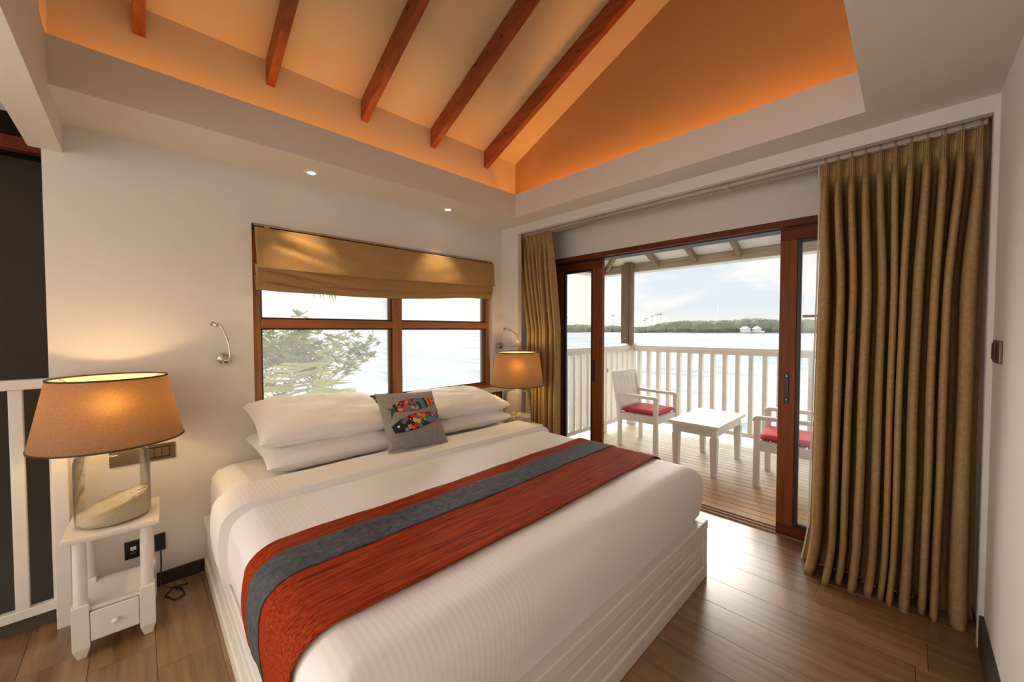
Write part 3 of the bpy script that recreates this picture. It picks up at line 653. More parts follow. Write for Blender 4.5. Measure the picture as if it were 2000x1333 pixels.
# ================================================================== BED
BX0, BX1, BL, BH = -2.3595, -.3195, -2.0645, .3225
bd = empty('bed', (0, 0, 0), 0, 'low white panelled bed base with stepped mouldings along its sides', 'bed')
m = MB(); m.box(BX0 + .035, BX1 - .035, BL + .035, -.02, .02, .26); m.build('core', PAINTW, bd)
def frame(off, z0, z1, name, bev=.004):
    x0, x1, y0 = BX0 + off, BX1 - off, BL + off; t = .03
    B(x0, x0 + t, y0, -.012, z0, z1).build(name, PAINTW, bd, bev); B(x1 - t, x1, y0, -.012, z0, z1).build(name, PAINTW, bd, bev); B(x0 + t, x1 - t, y0, y0 + t, z0, z1).build(name, PAINTW, bd, bev)
frame(.0, 0, .075, 'plinth_board', .006)
frame(.012, .0755, .14, 'side_board', .011); frame(.012, .1405, .205, 'side_board', .011); frame(.012, .2055, .272, 'side_board', .011)
x0, x1, y0 = BX0 + .0, BX1 - .0, BL + .0; w_ = .07
B(x0, x0 + w_, y0, -.012, .272, BH).build('top_board', PAINTW, bd, .004); B(x1 - w_, x1, y0, -.012, .272, BH).build('top_board', PAINTW, bd, .004); B(x0 + w_, x1 - w_, y0, y0 + w_, .272, BH).build('top_board', PAINTW, bd, .004)
for xx in (x0 + .003, x1 - .045): B(xx, xx + .042, BL + .002, BL + .03, .0, .272).build('corner_strip', PAINTW, bd, .003)
# mattress (rounded box) in its fitted sheet
MX0, MX1, MY0, MY1, MT = -2.335, -.345, -2.03, -.02, .615
def rrect(x0, x1, y0, y1, r, n=8):
    pts = []
    for cx_, cy_, a0 in ((x1 - r, y1 - r, 0), (x0 + r, y1 - r, 90), (x0 + r, y0 + r, 180), (x1 - r, y0 + r, 270)):
        for k_ in range(n + 1): a = R(a0 + 90 * k_ / n); pts.append((cx_ + r * math.cos(a), cy_ + r * math.sin(a)))
    return pts
m = MB(); rings = []
for z, ins in ((.28, .02), (.34, .004), (.50, .0), (.56, .008), (.592, .025), (.608, .05), (MT, .10)):
    rings.append([(x, y, z) for x, y in rrect(MX0 + ins, MX1 - ins, MY0 + ins, MY1 - ins, .09)])
m.loft(rings, 0, True, True, True, True)
tag(m.build('mattress', SHEET), 'thick white sheeted mattress lying on the bed base', 'mattress')
# cloth mapping over the mattress: s across (x), t along (y)
CW = .005
def drape(s, t, off, seed, amp, tmin, wdir):
    """s in metres measured from bed centre, t metres from the head; folds down past the edges"""
    xc = (MX0 + MX1) / 2; hw = (MX1 - MX0) / 2 - .01; L = 2.0; r = .075
    def fold(a, e):
        if a < e - r: return a, 0, 0
        q = (a - (e - r)) / r
        if q < math.pi / 2: return e - r + r * math.sin(q), r * (1 - math.cos(q)), math.sin(q)
        return e, r + (a - (e - r) - r * math.pi / 2), 1
    xs, ds, ns = fold(abs(s), hw); ys, dt, nt_ = fold(t, L)
    dz_ = (ds ** 3 + dt ** 3) ** (1 / 3); sg = 1 if s > 0 else -1
    k_ = max(0, min(1, dz_ / .3)); wv = 0
    n1 = noise.noise(Vector((s * wdir[0], t * wdir[1], seed))); n2 = noise.noise(Vector((s * wdir[0] * 2.3, t * wdir[1] * 2.3, seed + 9)))
    wv = amp * (n1 + .5 * n2)
    bulge = .018 * math.sin(k_ * math.pi)
    x = xc + sg * (xs + ns * (off + bulge + wv * .8)); y = -ys - nt_ * (off + bulge + wv * .8) + MY1 + .0
    corner = min(1, ds / .12) * min(1, dt / .12)
    x -= sg * corner * .03; y += corner * .03
    z = MT + .002 + off - dz_ + (1 - max(ns, nt_)) * wv
    if sg < 0: x -= .012 * k_
    return (x, y, max(z, BH - .03))
HS = (MX1 - MX0) / 2 + .255
m = MB().grid(lambda u, v: drape(lerp(-HS, HS, u), lerp(.80, 2.24, v), .012, 2.0, .0045, .8, (2.2, 2.6)), 170, 110)
tag(m.build('duvet', STRIPE, None), 'white satin-striped bedspread tucked into the bed base', 'bedspread')
# turned-back sheet band near the pillows
m = MB().grid(lambda u, v: drape(lerp(-HS, HS, u) , lerp(.58, .862 - .02 * math.sin(u * 3.1), v), .016 + .027 * sstep(0, .10, v), 5.0, .0035, .5, (2.5, 5)), 170, 28)
fo = m.build('turned_sheet', STRIPE, None); tag(fo, 'turned-back white sheet band in front of the pillows', 'sheet')
m = MB().grid(lambda u, v: drape(lerp(-HS, HS, u), lerp(.862, .870, v) - .02 * math.sin(u * 3.1), lerp(.043, .010, v), 5.0, .0035, .5, (2.5, 5)), 170, 3)
m.build('hem', SHEET, fo)
# runner
def rn(t0, t1, off, name, mt, nv, par=None):
    return MB().grid(lambda u, v: drape(lerp(-HS - .005, HS - .06, u), lerp(t0, t1, v) + .012 * math.sin(u * 5), off, 8.0, .0055, .5, (3.6, 9)), 190, nv).build(name, mt, par, solid=.003)
ru = rn(1.235, 1.79, .0235, 'bed_runner', REDSILK, 60); tag(ru, 'rust-red silk bed runner with a slate grey stripe across the bed foot', 'bed runner')
gb = rn(1.335, 1.495, .0265, 'grey_band', GREYSILK, 18, ru); tag(gb, 'slate grey band sewn along the runner')

# pillows
def pillow(name, c0, sx_, sy_, h, rot, seed, label, mt=PILLOW, pinch=.06, pw_=.42):
    m = MB(); n = 36
    def surf(sg):
        def f(u, v):
            a, b = u * 2 - 1, v * 2 - 1
            th = h * (max(0, (1 - abs(a) ** 3.2) * (1 - abs(b) ** 3.2)) ** pw_)
            px_ = a * sx_ * (1 - pinch * (1 - b * b)) ; py_ = b * sy_ * (1 - pinch * (1 - a * a))
            w_ = .010 * noise.noise(Vector((a * 2.2, b * 2.2, seed))) + .005 * noise.noise(Vector((a * 6, b * 5, seed + 3)))
            edge = min(1, th / h * 2)
            return (px_, py_, sg * th + w_ * edge * sg)
        return f
    m.grid(surf(1), n, n); m.grid(lambda u, v: surf(-1)(1 - u, v), n, n)
    o = m.build(name, mt, None, loc=c0, rot=rot); return o
G = 'white bed pillows'
tag(pillow('pillow', (-1.775, -.31, .715), .385, .27, .085, (R(6), R(0), R(1)), 1, ''), 'lower white pillow of the left stack, nearest the taller lamp', 'pillow', G)
tag(pillow('pillow', (-1.79, -.295, .865), .385, .265, .085, (R(14), R(1), R(-1)), 2, ''), 'upper white pillow of the left stack below the leafy window pane', 'pillow', G)
tag(pillow('pillow', (-.775, -.30, .702), .375, .26, .07, (R(4), 0, R(-1)), 3, ''), 'lower white pillow of the right stack beside the cushion', 'pillow', G)
tag(pillow('pillow', (-.765, -.285, .825), .375, .26, .078, (R(9), R(2), R(1)), 4, ''), 'upper white pillow of the right stack beside the small socket plate', 'pillow', G)

# fish cushion
CUSH = weave('grey_cushion_cloth', (.22, .195, .175), (.30, .27, .245), 50, .85, .2, .25)
CH, CT = .205, .068
def csurf(a, b, off=0):
    th = CT * (max(0, (1 - abs(a) ** 2.6) * (1 - abs(b) ** 2.6)) ** .45)
    w_ = .006 * noise.noise(Vector((a * 3, b * 3, 20)))
    return Vector((a * CH * (1 - .07 * (1 - b * b)), b * CH * (1 - .07 * (1 - a * a)), th + w_ * min(1, th / CT * 2) + off))
m = MB(); m.grid(lambda u, v: csurf(u * 2 - 1, v * 2 - 1), 36, 36)
def cb(u, v):
    q = csurf(1 - u * 2, v * 2 - 1); return (q.x, q.y, -q.z)
m.grid(cb, 36, 36)
cu = m.build('fish_cushion', CUSH)
e1 = Vector((.41, -.03, -.02)).normalized(); e2 = Vector((.03, .27, .33)); e2 = (e2 - e1 * e2.dot(e1)).normalized(); e3 = e1.cross(e2)
CC = Vector((-1.345, -.60, .820))
cu.matrix_world = Matrix(((e1.x, e2.x, e3.x, CC.x), (e1.y, e2.y, e3.y, CC.y), (e1.z, e2.z, e3.z, CC.z), (0, 0, 0, 1)))
tag(cu, 'square grey cushion with two colourful fish, leaning on the pillows', 'cushion')
pal = {'red': (.52, .03, .03), 'orange': (.80, .22, .03), 'yellow': (.85, .42, .04), 'navy': (.012, .014, .045), 'black': (.010, .010, .014), 'blue': (.07, .20, .36), 'teal': (.02, .22, .26), 'green': (.02, .24, .06), 'dgreen': (.012, .075, .055), 'white': (.85, .82, .75)}
PK = list(pal); PM = [mat('felt_' + k_, pal[k_], .8) for k_ in PK]
def fish(name, cx_, cy_, L, hh, ang, flip, kind):
    m = MB(); ca, sa = math.cos(ang), math.sin(ang)
    def Hh(s): return hh * (max(0, 1 - ((s + .12) / 1.12) ** 2) ** .75 if s < -.12 else max(0, 1 - ((s + .12) / 1.12) ** 2) ** .5)
    def P(s, t, off):
        if flip: pass
        x, y = s * L, t * Hh(s); X = cx_ + (x * ca - y * sa) * (1 if not flip else 1); Y = cy_ + x * sa + y * ca
        return csurf(X, Y, off)
    def poly(pts, colr, off=.002, n=5):
        ci = PK.index(colr); c0 = (sum(p[0] for p in pts) / len(pts), sum(p[1] for p in pts) / len(pts)); out = []
        for i in range(len(pts)):
            a, b = pts[i], pts[(i + 1) % len(pts)]
            for q in range(n): out.append((lerp(a[0], b[0], q / n), lerp(a[1], b[1], q / n)))
        rings = []
        for f in (1, .66, .33): rings.append([P(lerp(c0[0], s, f), lerp(c0[1], t, f), off) for s, t in out])
        m.loft(rings, ci, True, True, False, True)
    if kind == 'tri':        # facing +x, tail on the left
        rr = random.Random(3)
        poly([(-.98, -1), (.2, -1), (.2, 1), (-.98, 1)], 'navy', .0015, 14)
        cols = ['red', 'orange', 'navy', 'teal', 'red', 'dgreen', 'orange', 'red', 'black']
        nx = 6; ny = 3; k_ = 0
        for i in range(nx):
            for j in range(ny):
                s0, s1 = lerp(-.85, .2, i / nx), lerp(-.85, .2, (i + 1) / nx); t0, t1 = lerp(-.96, .96, j / ny), lerp(-.96, .96, (j + 1) / ny)
                poly([(s0, t0), (s1, t0), (s0, t1)] if (i + j) % 2 else [(s0, t0), (s1, t0), (s1, t1)], rr.choice(cols[:6]), .0026)
                poly([(s1, t0), (s1, t1), (s0, t1)] if (i + j) % 2 else [(s0, t0), (s1, t1), (s0, t1)], rr.choice(cols[2:]), .0026)
        for s0, s1, cc in ((.2, .33, 'blue'), (.33, .40, 'teal'), (.40, .52, 'navy'), (.52, .60, 'orange'), (.60, .74, 'red'), (.74, .80, 'orange'), (.80, .985, 'teal')):
            poly([(s0, -.97), (s1, -.97), (s1 + .03 if s1 < .9 else s1, 0), (s1, .97), (s0, .97), (s0 + .03, 0)], cc, .0024, 7)
        eye = (.88, .05)
        tail = [(-.90, 0), (-1.28, .10), (-1.10, -.02), (-1.20, -.30)]
        tcol = 'dgreen'
    else:                     # facing -x, tail on the right: mirror s
        rr = random.Random(8)
        poly([(-.99, -1), (.98, -1), (.98, 1), (-.99, 1)], 'black', .0015, 16)
        cols = ['red', 'orange', 'yellow', 'blue', 'green', 'black', 'navy', 'red', 'teal']
        for j in range(11):
            for i in range(3):
                s = lerp(.85, -.55, j / 10.0); t = lerp(-.75, .75, (i + (.5 if j % 2 else 0)) / 2.5)
                if abs(t) > .86: continue
                rad = .125; cc = rr.choice(cols)
                def disc(rad_, cc_, off_):
                    H0 = max(.02, Hh(s)); pts = []
                    for a in range(14):
                        A = a * 2 * math.pi / 14; s_ = max(-.95, min(.97, s + rad_ * math.cos(A))); t_ = max(-.97, min(.97, t + rad_ * L / H0 * math.sin(A))); pts.append((s_, t_))
                    poly(pts, cc_, off_, 1)
                disc(rad, 'black' if cc != 'black' else 'teal', .0022 + .00012 * j); disc(rad * .8, cc, .0027 + .00012 * j)
                if rr.random() < .35: disc(.022, 'white', .0045)
        poly([(-.99, -.9), (-.66, -.98), (-.60, 0), (-.66, .98), (-.99, .9)], 'black', .0046, 6)
        eye = (-.80, .12); tail = [(.93, 0), (1.02, .16), (1.13, -.26), (1.07, -.22)]; tcol = 'navy'
    H0 = Hh(eye[0]); poly([(eye[0] + .045 * math.cos(a), eye[1] + .045 * L / H0 * math.sin(a)) for a in [z * math.pi / 6 for z in range(12)]], 'white', .0052, 1)
    pts = []
    for s, t in tail: pts.append(csurf(cx_ + s * L * ca - t * sa, cy_ + s * L * sa + t * ca, .003))
    m.add(pts, [(0, 1, 2), (0, 2, 3)], PK.index(tcol))
    return m.build(name, PM, cu)
f1 = fish('fish_motif', .10, .38, .80, .235, R(7), False, 'tri'); tag(f1, 'upper fish with triangles and stripes, facing right')
f2 = fish('fish_motif', .0, -.25, .86, .26, R(12), False, 'scale'); tag(f2, 'lower fish with round coloured scales, facing left')

# ================================================================== NIGHTSTANDS AND LAMPS
def nightstand(loc, rz, zt, label):
    e = empty('nightstand', loc, rz, label, 'nightstand', 'white bedside stands'); hw, hd = .15, .16
    B(-hw, hw, -hd, hd, zt - .018, zt).build('top', PAINTW, e, .003); B(-hw + .012, hw - .012, -hd + .012, hd - .012, zt - .03, zt - .018).build('top_moulding', PAINTW, e, .002)
    for sx_ in (-1, 1):
        for sy_ in (-1, 1):
            x, y = sx_ * (hw - .047), sy_ * (hd - .04); m = MB()
            def sq(a, z): return [(x - a, y - a, z), (x + a, y - a, z), (x + a, y + a, z), (x - a, y + a, z)]
            m.loft([sq(.014, 0), sq(.0265, .048), sq(.0265, .226), sq(.0235, .232)], 0, False)
            m.lathe([(.0225, .232), (.022, .40), (.0205, zt - .03)], 16, (x, y, 0))
            m.build('leg', PAINTW, e, .002)
    B(-hw + .03, hw - .03, -hd + .025, hd - .03, .195, .21).build('shelf', PAINTW, e, .002)
    m = MB(); m.box(-hw + .06, -hw + .072, -hd + .05, hd - .04, .066, .195); m.box(hw - .072, hw - .06, -hd + .05, hd - .04, .066, .195); m.box(-hw + .06, hw - .06, hd - .052, hd - .04, .066, .195)
    m.build('drawer_box', PAINTW, e)
    d = B(-hw + .075, hw - .075, -hd + .014, -hd + .032, .067, .192).build('drawer', PAINTW, e, .003)
    MB().lathe([(.004, 0), (.005, .006), (.0105, .010), (.012, .016), (.008, .021), (.0005, .022)], 16).build('knob', PAINTW, d, loc=(0, -hd + .014, .13), rot=(R(90), 0, 0))
    return e
def table_lamp(loc, label, r_top, r_bot, shells, power):
    e = empty('table_lamp', loc, 0, label, 'lamp', 'glass bedside lamps')
    rg = .125; hg = .315; n = 56
    prof = [(.02, .004), (rg - .012, .004), (rg - .002, .012), (rg, .03), (rg, hg - .04), (rg - .006, hg - .015), (rg - .03, hg - .003), (.035, hg)]
    MB().lathe(prof, n, cap0=True).build('glass_vessel', GLASSV, e)
    s = MB(); rs = rg - .006
    if shells:
        s.lathe([(.01, .008), (rs, .008), (rs, .085)], n, cap0=True); rr = random.Random(2); s.add([(rs * math.cos(a), rs * math.sin(a), .085) for a in [2 * math.pi * k_ / n for k_ in range(n)]], [tuple(range(n))])
        s.build('shell_fill', STONE, e); st = MB()
        for q in range(46):
            a = rr.random() * 6.28; d = rs * .92 * math.sqrt(rr.random()); z0 = .085 + rr.random() * .01; rx = rr.uniform(.008, .017)
            st.lathe([(.002, -rx * .5), (rx * .8, -rx * .3), (rx, 0), (rx * .7, rx * .35), (.001, rx * .5)], 7, (d * math.cos(a), d * math.sin(a), z0), ex=1, ey=rr.uniform(.6, 1))
        tag(st.build('shells', STONE, e), None, None, None, 'stuff')
    else:
        # sand heaped to one side
        def sz(x, y): return .075 + .32 * x - .12 * y * 0 + .010 * noise.noise(Vector((x * 22, y * 22, 1))) + .004 * noise.noise(Vector((x * 70, y * 70, 4)))
        rings = [[(q * rs * math.cos(a), q * rs * math.sin(a), .008) for a in [2 * math.pi * k_ / n for k_ in range(n)]] for q in (.05, 1)]
        for q in (1, .9, .75, .55, .35, .12): rings.append([(q * rs * math.cos(a), q * rs * math.sin(a), sz(q * rs * math.cos(a), q * rs * math.sin(a))) for a in [2 * math.pi * k_ / n for k_ in range(n)]])
        s.loft(rings, 0, True, True, True, True); s.build('sand', SAND, e)
        rr = random.Random(6); st = MB()
        for q in range(9):
            x = .075 + rr.uniform(-.03, .03); y = rr.uniform(-.06, .03); rx = rr.uniform(.007, .014)
            st.lathe([(.002, -rx * .5), (rx * .8, -rx * .3), (rx, 0), (rx * .7, rx * .35), (.001, rx * .5)], 7, (x, y, sz(x, y) + .003), ex=1.3, ey=.7)
        tag(st.build('coral_bits', STONE, e), None, None, None, 'stuff')
    MB().lathe([(.036, hg - .002), (.036, hg + .012), (.014, hg + .016), (.012, hg + .07)], 20, cap1=True).build('socket', CHROMED, e)
    z0, z1 = .36, .65
    sh = MB().lathe([(r_bot, z0), (r_top, z1)], 72).build('shade', SHADE, e)
    for r_, z in ((r_bot, z0), (r_top, z1)): MB().lathe([(r_ - .004, z - .002), (r_ + .002, z - .002), (r_ + .002, z + .005), (r_ - .004, z + .005), (r_ - .004, z - .002)], 72).build('shade_rim', DARKTRIM, sh)
    m = MB()
    for a in (.5, .5 + 2.09, .5 + 4.19): m.tube([(0, 0, z1 - .055), (r_top * .5 * math.cos(a), r_top * .5 * math.sin(a), z1 - .05), (r_top * .985 * math.cos(a), r_top * .985 * math.sin(a), z1 - .004)], .0016, 6)
    m.lathe([(.020, z1 - .058), (.020, z1 - .052)], 16, cap0=True, cap1=True); m.tube([(0, 0, hg + .07), (0, 0, hg + .09)], .012, 8)
    m.build('shade_spider', BRONZE, sh)
    MB().lathe([(.002, .40), (.016, .405), (.018, .43), (.031, .475), (.030, .50), (.018, .52), (.001, .525)], 20).build('bulb', BULB, e)
    l = bpy.data.lights.new('lamp_light', 'POINT'); l.energy = power; l.color = (1, .66, .30); l.shadow_soft_size = .035
    o = bpy.data.objects.new('lamp_light', l); col.objects.link(o); o.parent = e; o.location = (0, 0, .525)
    return e
nightstand((-2.701, -.285, 0), R(-2), .53, 'white bedside stand with drawer and turned legs beside the stair balustrade')
table_lamp((-2.705, -.29, .5305), 'large lamp with sand-filled glass base on the left bedside stand', .195, .252, False, 6.2)
nightstand((-.165, -.40, 0), 0, .548, 'white bedside stand mostly hidden behind the bed by the left curtain')
table_lamp((-.195, -.415, .5485), 'lamp with shell-filled glass base on the far bedside stand by the curtain', .192, .232, True, 4.2)
# reading lamps
def reading(base, pts, label, flip):
    e = empty('reading_lamp', base, 0, label, 'lamp', 'gooseneck reading lights')
    M_ = CHROME if not flip else CHROMED
    MB().lathe([(.033, 0), (.033, .018), (.030, .022), (.001, .022)], 32, cap0=True).build('base', M_, e, rot=(R(90), 0, 0))
    MB().lathe([(.010, 0), (.010, .003), (.0005, .0035)], 16).build('button', BLACKP, e, loc=(0.008, -.022, -.016), rot=(R(90), 0, 0))
    P = [Vector(p) - Vector(base) for p in pts]; sm_ = []
    for i in range(len(P) - 1):
        a, b, c_, d = P[max(i - 1, 0)], P[i], P[i + 1], P[min(i + 2, len(P) - 1)]
        for q in range(6):
            t = q / 6; sm_.append(.5 * ((2 * b) + (c_ - a) * t + (2 * a - 5 * b + 4 * c_ - d) * t * t + (3 * b - a - 3 * c_ + d) * t ** 3))
    sm_.append(P[-1]); MB().tube(sm_, .005, 10).build('gooseneck', CHROME, e)
    d = (P[-1] - P[-2]).normalized(); MB().tube([P[-1] - d * .004, P[-1] + d * .006, P[-1] + d * .032], [.008, .0125, .0135], 16).build('lamp_head', CHROME, e)
    return e
reading((-2.248, 0, 1.228), [(-2.262, -.024, 1.262), (-2.262, -.06, 1.238), (-2.247, -.085, 1.219), (-2.230, -.085, 1.245), (-2.234, -.08, 1.32), (-2.252, -.075, 1.385), (-2.268, -.07, 1.42), (-2.280, -.06, 1.425)], 'chrome gooseneck reading light on the wall left of the window', False)
reading((-.045, 0, 1.24), [(-.046, -.022, 1.240), (-.044, -.12, 1.241), (-.042, -.20, 1.243), (-.040, -.262, 1.285), (-.042, -.258, 1.343), (-.048, -.20, 1.384), (-.058, -.13, 1.402)], 'gooseneck reading light on the wall corner above the far lamp', True)
# switches and sockets
def plate(name, x0, x1, z0, z1, mt, label, cat, y=0):
    return tag(B(x0, x1, y - .009, y, z0, z1).build(name, mt, None, .002), label, cat)
p = plate('switch_panel', -2.729, -2.475, .692, .779, BRONZE, 'bronze switch panel on the wall behind the left lamp glass', 'switch')
B(-2.60, -2.495, -.0105, -.009, .705, .765).build('rocker_frame', BLACKP, p, .001)
for k_ in range(3): B(-2.590 + k_ * .031, -2.562 + k_ * .031, -.014, -.0105, .711, .759).build('rocker', BRONZE, p, .002)
p = plate('power_socket', -2.684, -2.525, .193, .286, BLACKP, 'black double power socket behind the left bedside stand', 'socket')
B(-2.662, -2.640, -.012, -.009, .238, .256).build('indicator', PAINTW, p, .001)
for a, b in ((-2.661, .222), (-2.648, .222), (-2.655, .232)): B(a, a + .005, -.0105, -.009, b - .004, b + .004).build('pin_hole', CHROMED, p)
p = plate('power_socket', -.172, -.004, .708, .786, BLACKP, 'black socket plate with a yellow switch below the window corner', 'socket')
B(-.110, -.088, -.013, -.009, .728, .765).build('switch_rocker', YELLOW, p, .002); B(-.155, -.125, -.0115, -.009, .735, .76).build('cover', BRONZE, p, .001); B(-.07, -.03, -.0115, -.009, .735, .76).build('cover', BRONZE, p, .001)
p = tag(B(-.255, -.082, -3.0846, -3.0756, 1.262, 1.352).build('light_switch', BRONZE, None, .002), 'bronze light switch on the right wall beside the curtain', 'switch')
B(-.19, -.13, -3.0756, -3.068, 1.275, 1.34).build('rocker', DARKTRIM, p, .002)
# downlights
for x, y, lab in ((-1.811, -.207, 'left recessed downlight in the low ceiling above the window'), (-.77, -.189, 'right recessed downlight in the low ceiling near the curtain corner')):
    e = empty('downlight', (x, y, H), 0, lab, 'downlight', 'recessed downlights')
    MB().lathe([(.024, -.004), (.026, -.006), (.042, -.005), (.045, 0)], 32).build('trim_ring', PAINTW, e)
    MB().lathe([(.0005, -.0035), (.024, -.0035)], 24).build('lens', DOWN, e)
    l = bpy.data.lights.new('downlight_beam', 'SPOT'); l.energy = 26; l.color = (1, .72, .40); l.spot_size = R(70); l.spot_blend = .8; l.shadow_soft_size = .02
    o = bpy.data.objects.new('downlight_beam', l); col.objects.link(o); o.parent = e; o.location = (0, 0, -.012)
# cable under the nightstand
tag(MB().tube([(-2.545, -.012, .20), (-2.545, -.03, .12), (-2.55, -.05, .03), (-2.52, -.07, .006), (-2.47, -.12, .005), (-2.46, -.2, .005), (-2.50, -.22, .005), (-2.535, -.15, .006), (-2.50, -.09, .009), (-2.44, -.10, .005)], .0035, 8).build('lamp_cable', BLACKP), 'black lamp cable lying on the floor behind the left bedside stand', 'cable')

# ================================================================== STAIR BALUSTRADE
sb = empty('stair_balustrade', (-2.9, -.05, 0), 0, 'white painted stair balustrade behind the left lamp', 'railing')
def bb(x0, x1, y0, y1, z0, z1, nm, bv=.003): return B(x0 + 2.9, x1 + 2.9, y0 + .05, y1 + .05, z0, z1).build(nm, PAINTW, sb, bv)
bb(-4.2, -2.905, -.055, .0, 1.128, 1.172, 'handrail'); bb(-4.2, -2.908, -.045, -.01, .075, .118, 'bottom_rail'); bb(-2.908, -2.858, -.10, -.001, 0, 1.172, 'newel_post')
bb(-2.922, -2.908, -.035, -.01, .118, 1.128, 'end_baluster')
for k_ in range(8): bb(-3.034 - k_ * .115, -2.992 - k_ * .115, -.042, -.012, .118, 1.128, 'baluster')

# ================================================================== CURTAINS
def track(x, y0, y1, label):
    e = empty('curtain_track', (x, (y0 + y1) / 2, H), 0, label, 'curtain rail', 'curtain rails'); L = abs(y1 - y0) / 2
    m = MB(); m.box(-.012, .012, -L, L, -.060, -.052); m.box(-.012, -.008, -L, L, -.083, -.060); m.box(.008, .012, -L, L, -.083, -.060); m.build('rail', ALU, e, .001)
    for yy in (-.9, -.3, .3, .9): B(-.016, .016, yy * L - .014, yy * L + .014, -.087, -.0).build('bracket', ALU, e, .002)
track(.105, -3.06, -.05, 'front aluminium curtain rail in the pocket above the doors')
track(.165, -3.06, -.05, 'rear aluminium curtain rail in the pocket above the doors')
def curtain(name, y_top, y_bot, x_top, x_bot, pleats, seed, amp, label, ztop, zbot, lead=0, shift=None, wild=1.0):
    rr = random.Random(seed); n = pleats * 26; rows = 70
    wid = [1 + rr.uniform(-.45, .5) for _ in range(pleats)]; 
    if lead: wid[0] = 1.75; wid[-1] = 1.9
    tot = sum(wid); cum = [0]
    for q in wid: cum.append(cum[-1] + q / tot)
    am = [1 + rr.uniform(-.3, .25) for _ in range(pleats)]; ph = [rr.uniform(-.5, .5) for _ in range(pleats)]; drift = [rr.uniform(-1, 1) for _ in range(pleats + 1)]
    def fn(u, v):
        z = lerp(ztop, zbot, v); i = min(pleats - 1, int(u * pleats)); f = u * pleats - i
        # lower folds wander a little from their pleat
        wn = sstep(.03, .35, v) * wild; c0 = lerp(lerp(i / pleats, cum[i], wn), 0, 0); c1 = lerp((i + 1) / pleats, cum[i + 1], wn)
        s = lerp(c0, c1, f)
        yc = lerp(lerp(y_top[0], y_top[1], s), lerp(y_bot[0], y_bot[1], s), shift(v) if shift else v)
        xc = lerp(x_top, x_bot, v)
        # fold profile: soft forward loop, deep narrow valley
        A = amp * am[i] * lerp(.62, 1.0, sstep(.0, .22, v)) * lerp(1, 1.12, v)
        cs = math.cos(2 * math.pi * f); prof = math.copysign(abs(cs) ** .75, cs)
        x = xc + A * prof
        y = yc + abs(y_bot[1] - y_bot[0]) / pleats * .13 * math.sin(4 * math.pi * f) * -1 * lerp(.3, 1, sstep(0, .3, v))
        # pinch pleat: three fingers stitched about 10 cm below the heading
        hd = 1 - sstep(.035, .10, v)
        if hd > 0:
            g = abs(f - .5); k_ = max(0, 1 - g / .3)
            xt = xc + .02 - .055 * (k_ ** .6) * (1 - .35 * sstep(.02, .05, v)) + .012 * math.cos(2 * math.pi * (f - .5) * 9) * (1 if k_ > 0 else 0)
            pinch = sstep(.0, .045, v); yy = yc + (.5 - f) * 0
            x = lerp(x, xt, hd); y = lerp(y, yc + (f - .5) * (-.0) , hd * .6)
        x += .012 * noise.noise(Vector((s * 14, z * 1.1, seed))) * v + ph[i] * .03 * v * math.sin(math.pi * f)
        y += .010 * noise.noise(Vector((s * 9, z * 1.4, seed + 5))) * v
        if v > .90 and lead: x -= ((v - .90) / .10) ** 1.5 * .055 * (.75 + .5 * math.sin(i * 2.1)); y += ((v - .90) / .10) ** 1.5 * .02 * (1 - s) * (1 if lead else 0)
        return (x, y, z)
    o = MB().grid(fn, n, rows).build(name, CURT, None, solid=.0025)
    if lead:
        ln = MB().grid(lambda u, v: (lambda p: (p[0] + .004 - u * .012, p[1] + .0035 + lead * math.sin(u * math.pi), p[2]))(fn(0, v)), 4, 60).build('lining_edge', LINING, o); tag(ln, 'pale lining turned out along the leading edge')
    return tag(o, label, 'curtain', 'brown linen curtains')
curtain('curtain', (-2.475, -3.07), (-2.43, -3.072), .125, .225, 11, 3, .088, 'wide brown pleated linen curtain gathered at the right wall', 2.338, .002, .008)
curtain('curtain', (-.09, -.515), (-.265, -.615), .135, .115, 8, 8, .046, 'narrow brown pleated linen curtain in the corner behind the far lamp', 2.338, .002, 0, lambda v: min(1, v / .4), .8)

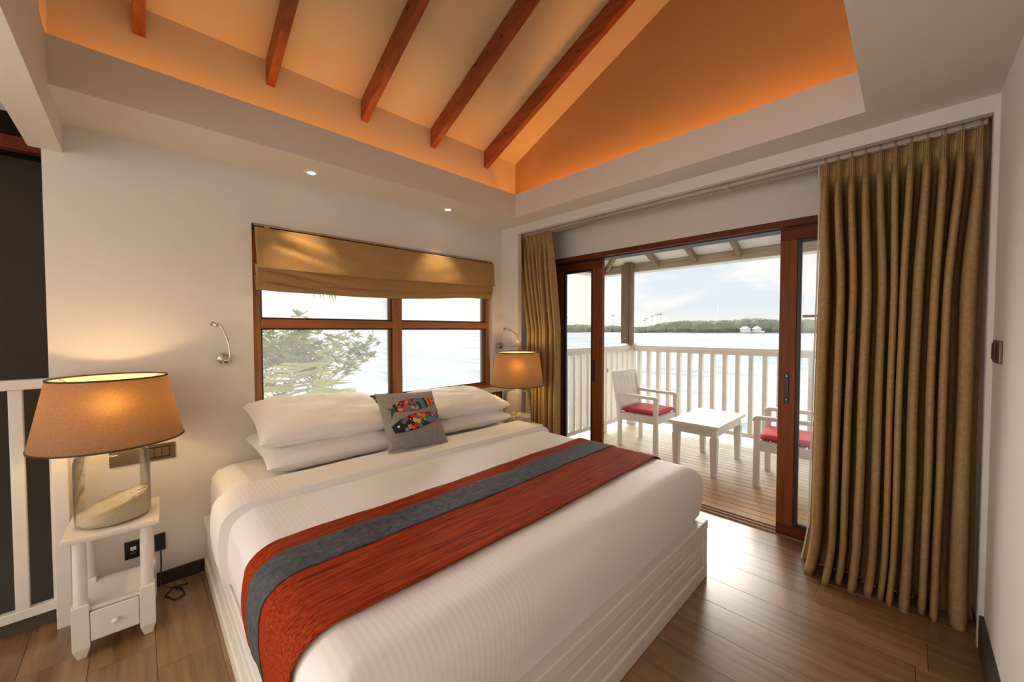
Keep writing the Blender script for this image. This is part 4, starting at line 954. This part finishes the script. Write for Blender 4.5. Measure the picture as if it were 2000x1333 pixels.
# ================================================================== ROMAN BLIND
bl = empty('roman_blind', (0, 0, 0), 0, 'tan linen roman blind half raised over the bed window', 'blind')
B(-2.088, -.128, -.002, .03, 2.030, 2.060).build('head_rail', mat('rail_black', (.03, .02, .015), .5), bl, .002)
B(-2.088, -.128, -.012, -.002, 2.046, 2.060).build('mount_strip', CHROMED, bl, .001)
for xx in (-2.03, -.20): B(xx, xx + .03, -.014, -.004, 2.032, 2.054).build('bracket', CHROME, bl, .001)
bx0, bx1 = -2.086, -.132
def zline(u, zl, zr, sag): return lerp(zl, zr, u) - sag * math.sin(math.pi * min(1, u * 1.15) if u < .87 else math.pi)
def bl_panel(z_top, zl, zr, sag, yo, seed, belly, tuck):
    def f(u, v):
        zb_ = zline(u, zl, zr, sag) + .006 * noise.noise(Vector((u * 7, 1, seed))); zt_ = z_top(u) if callable(z_top) else z_top
        z = lerp(zt_, zb_, v)
        y = yo - belly * math.sin(math.pi * (v * .9)) * (.5 + .5 * math.sin(u * math.pi)) - tuck * v * v
        # slack diagonal creases falling from the left fixing
        cr_ = math.exp(-((v - .25 - u * 2.2) / .10) ** 2) * max(0, 1 - u / .36) - .8 * math.exp(-((v - .0 - u * 2.0) / .12) ** 2) * max(0, 1 - u / .42)
        y += .016 * cr_ * min(1, u * 14) + .005 * noise.noise(Vector((u * 9, v * 3, seed + 2)))
        ins = .008 * v
        return (lerp(bx0 + ins, bx1 - ins * .6, u), y, z)
    return f
m = MB().grid(bl_panel(2.034, 1.782, 1.815, .012, -.030, 1, .012, .016), 120, 34); m.build('front_fabric', BLIND, bl, solid=.002)
m = MB().grid(bl_panel(lambda u: zline(u, 1.81, 1.845, .010), 1.703, 1.755, .022, -.010, 4, .010, .012), 120, 16); m.build('fold', BLIND, bl, solid=.002)
m = MB().grid(bl_panel(lambda u: zline(u, 1.74, 1.79, .02), 1.652, 1.702, .028, .012, 7, .008, .003), 120, 16); m.build('fold', BLIND, bl, solid=.002)
MB().tube([(-.150, .022, 1.72), (-.150, .02, 1.4), (-.156, .012, 1.18), (-.150, .004, 1.10), (-.135, -.004, 1.085), (-.125, -.006, 1.10)], .0022, 6).build('pull_cord', PAINTW, bl)
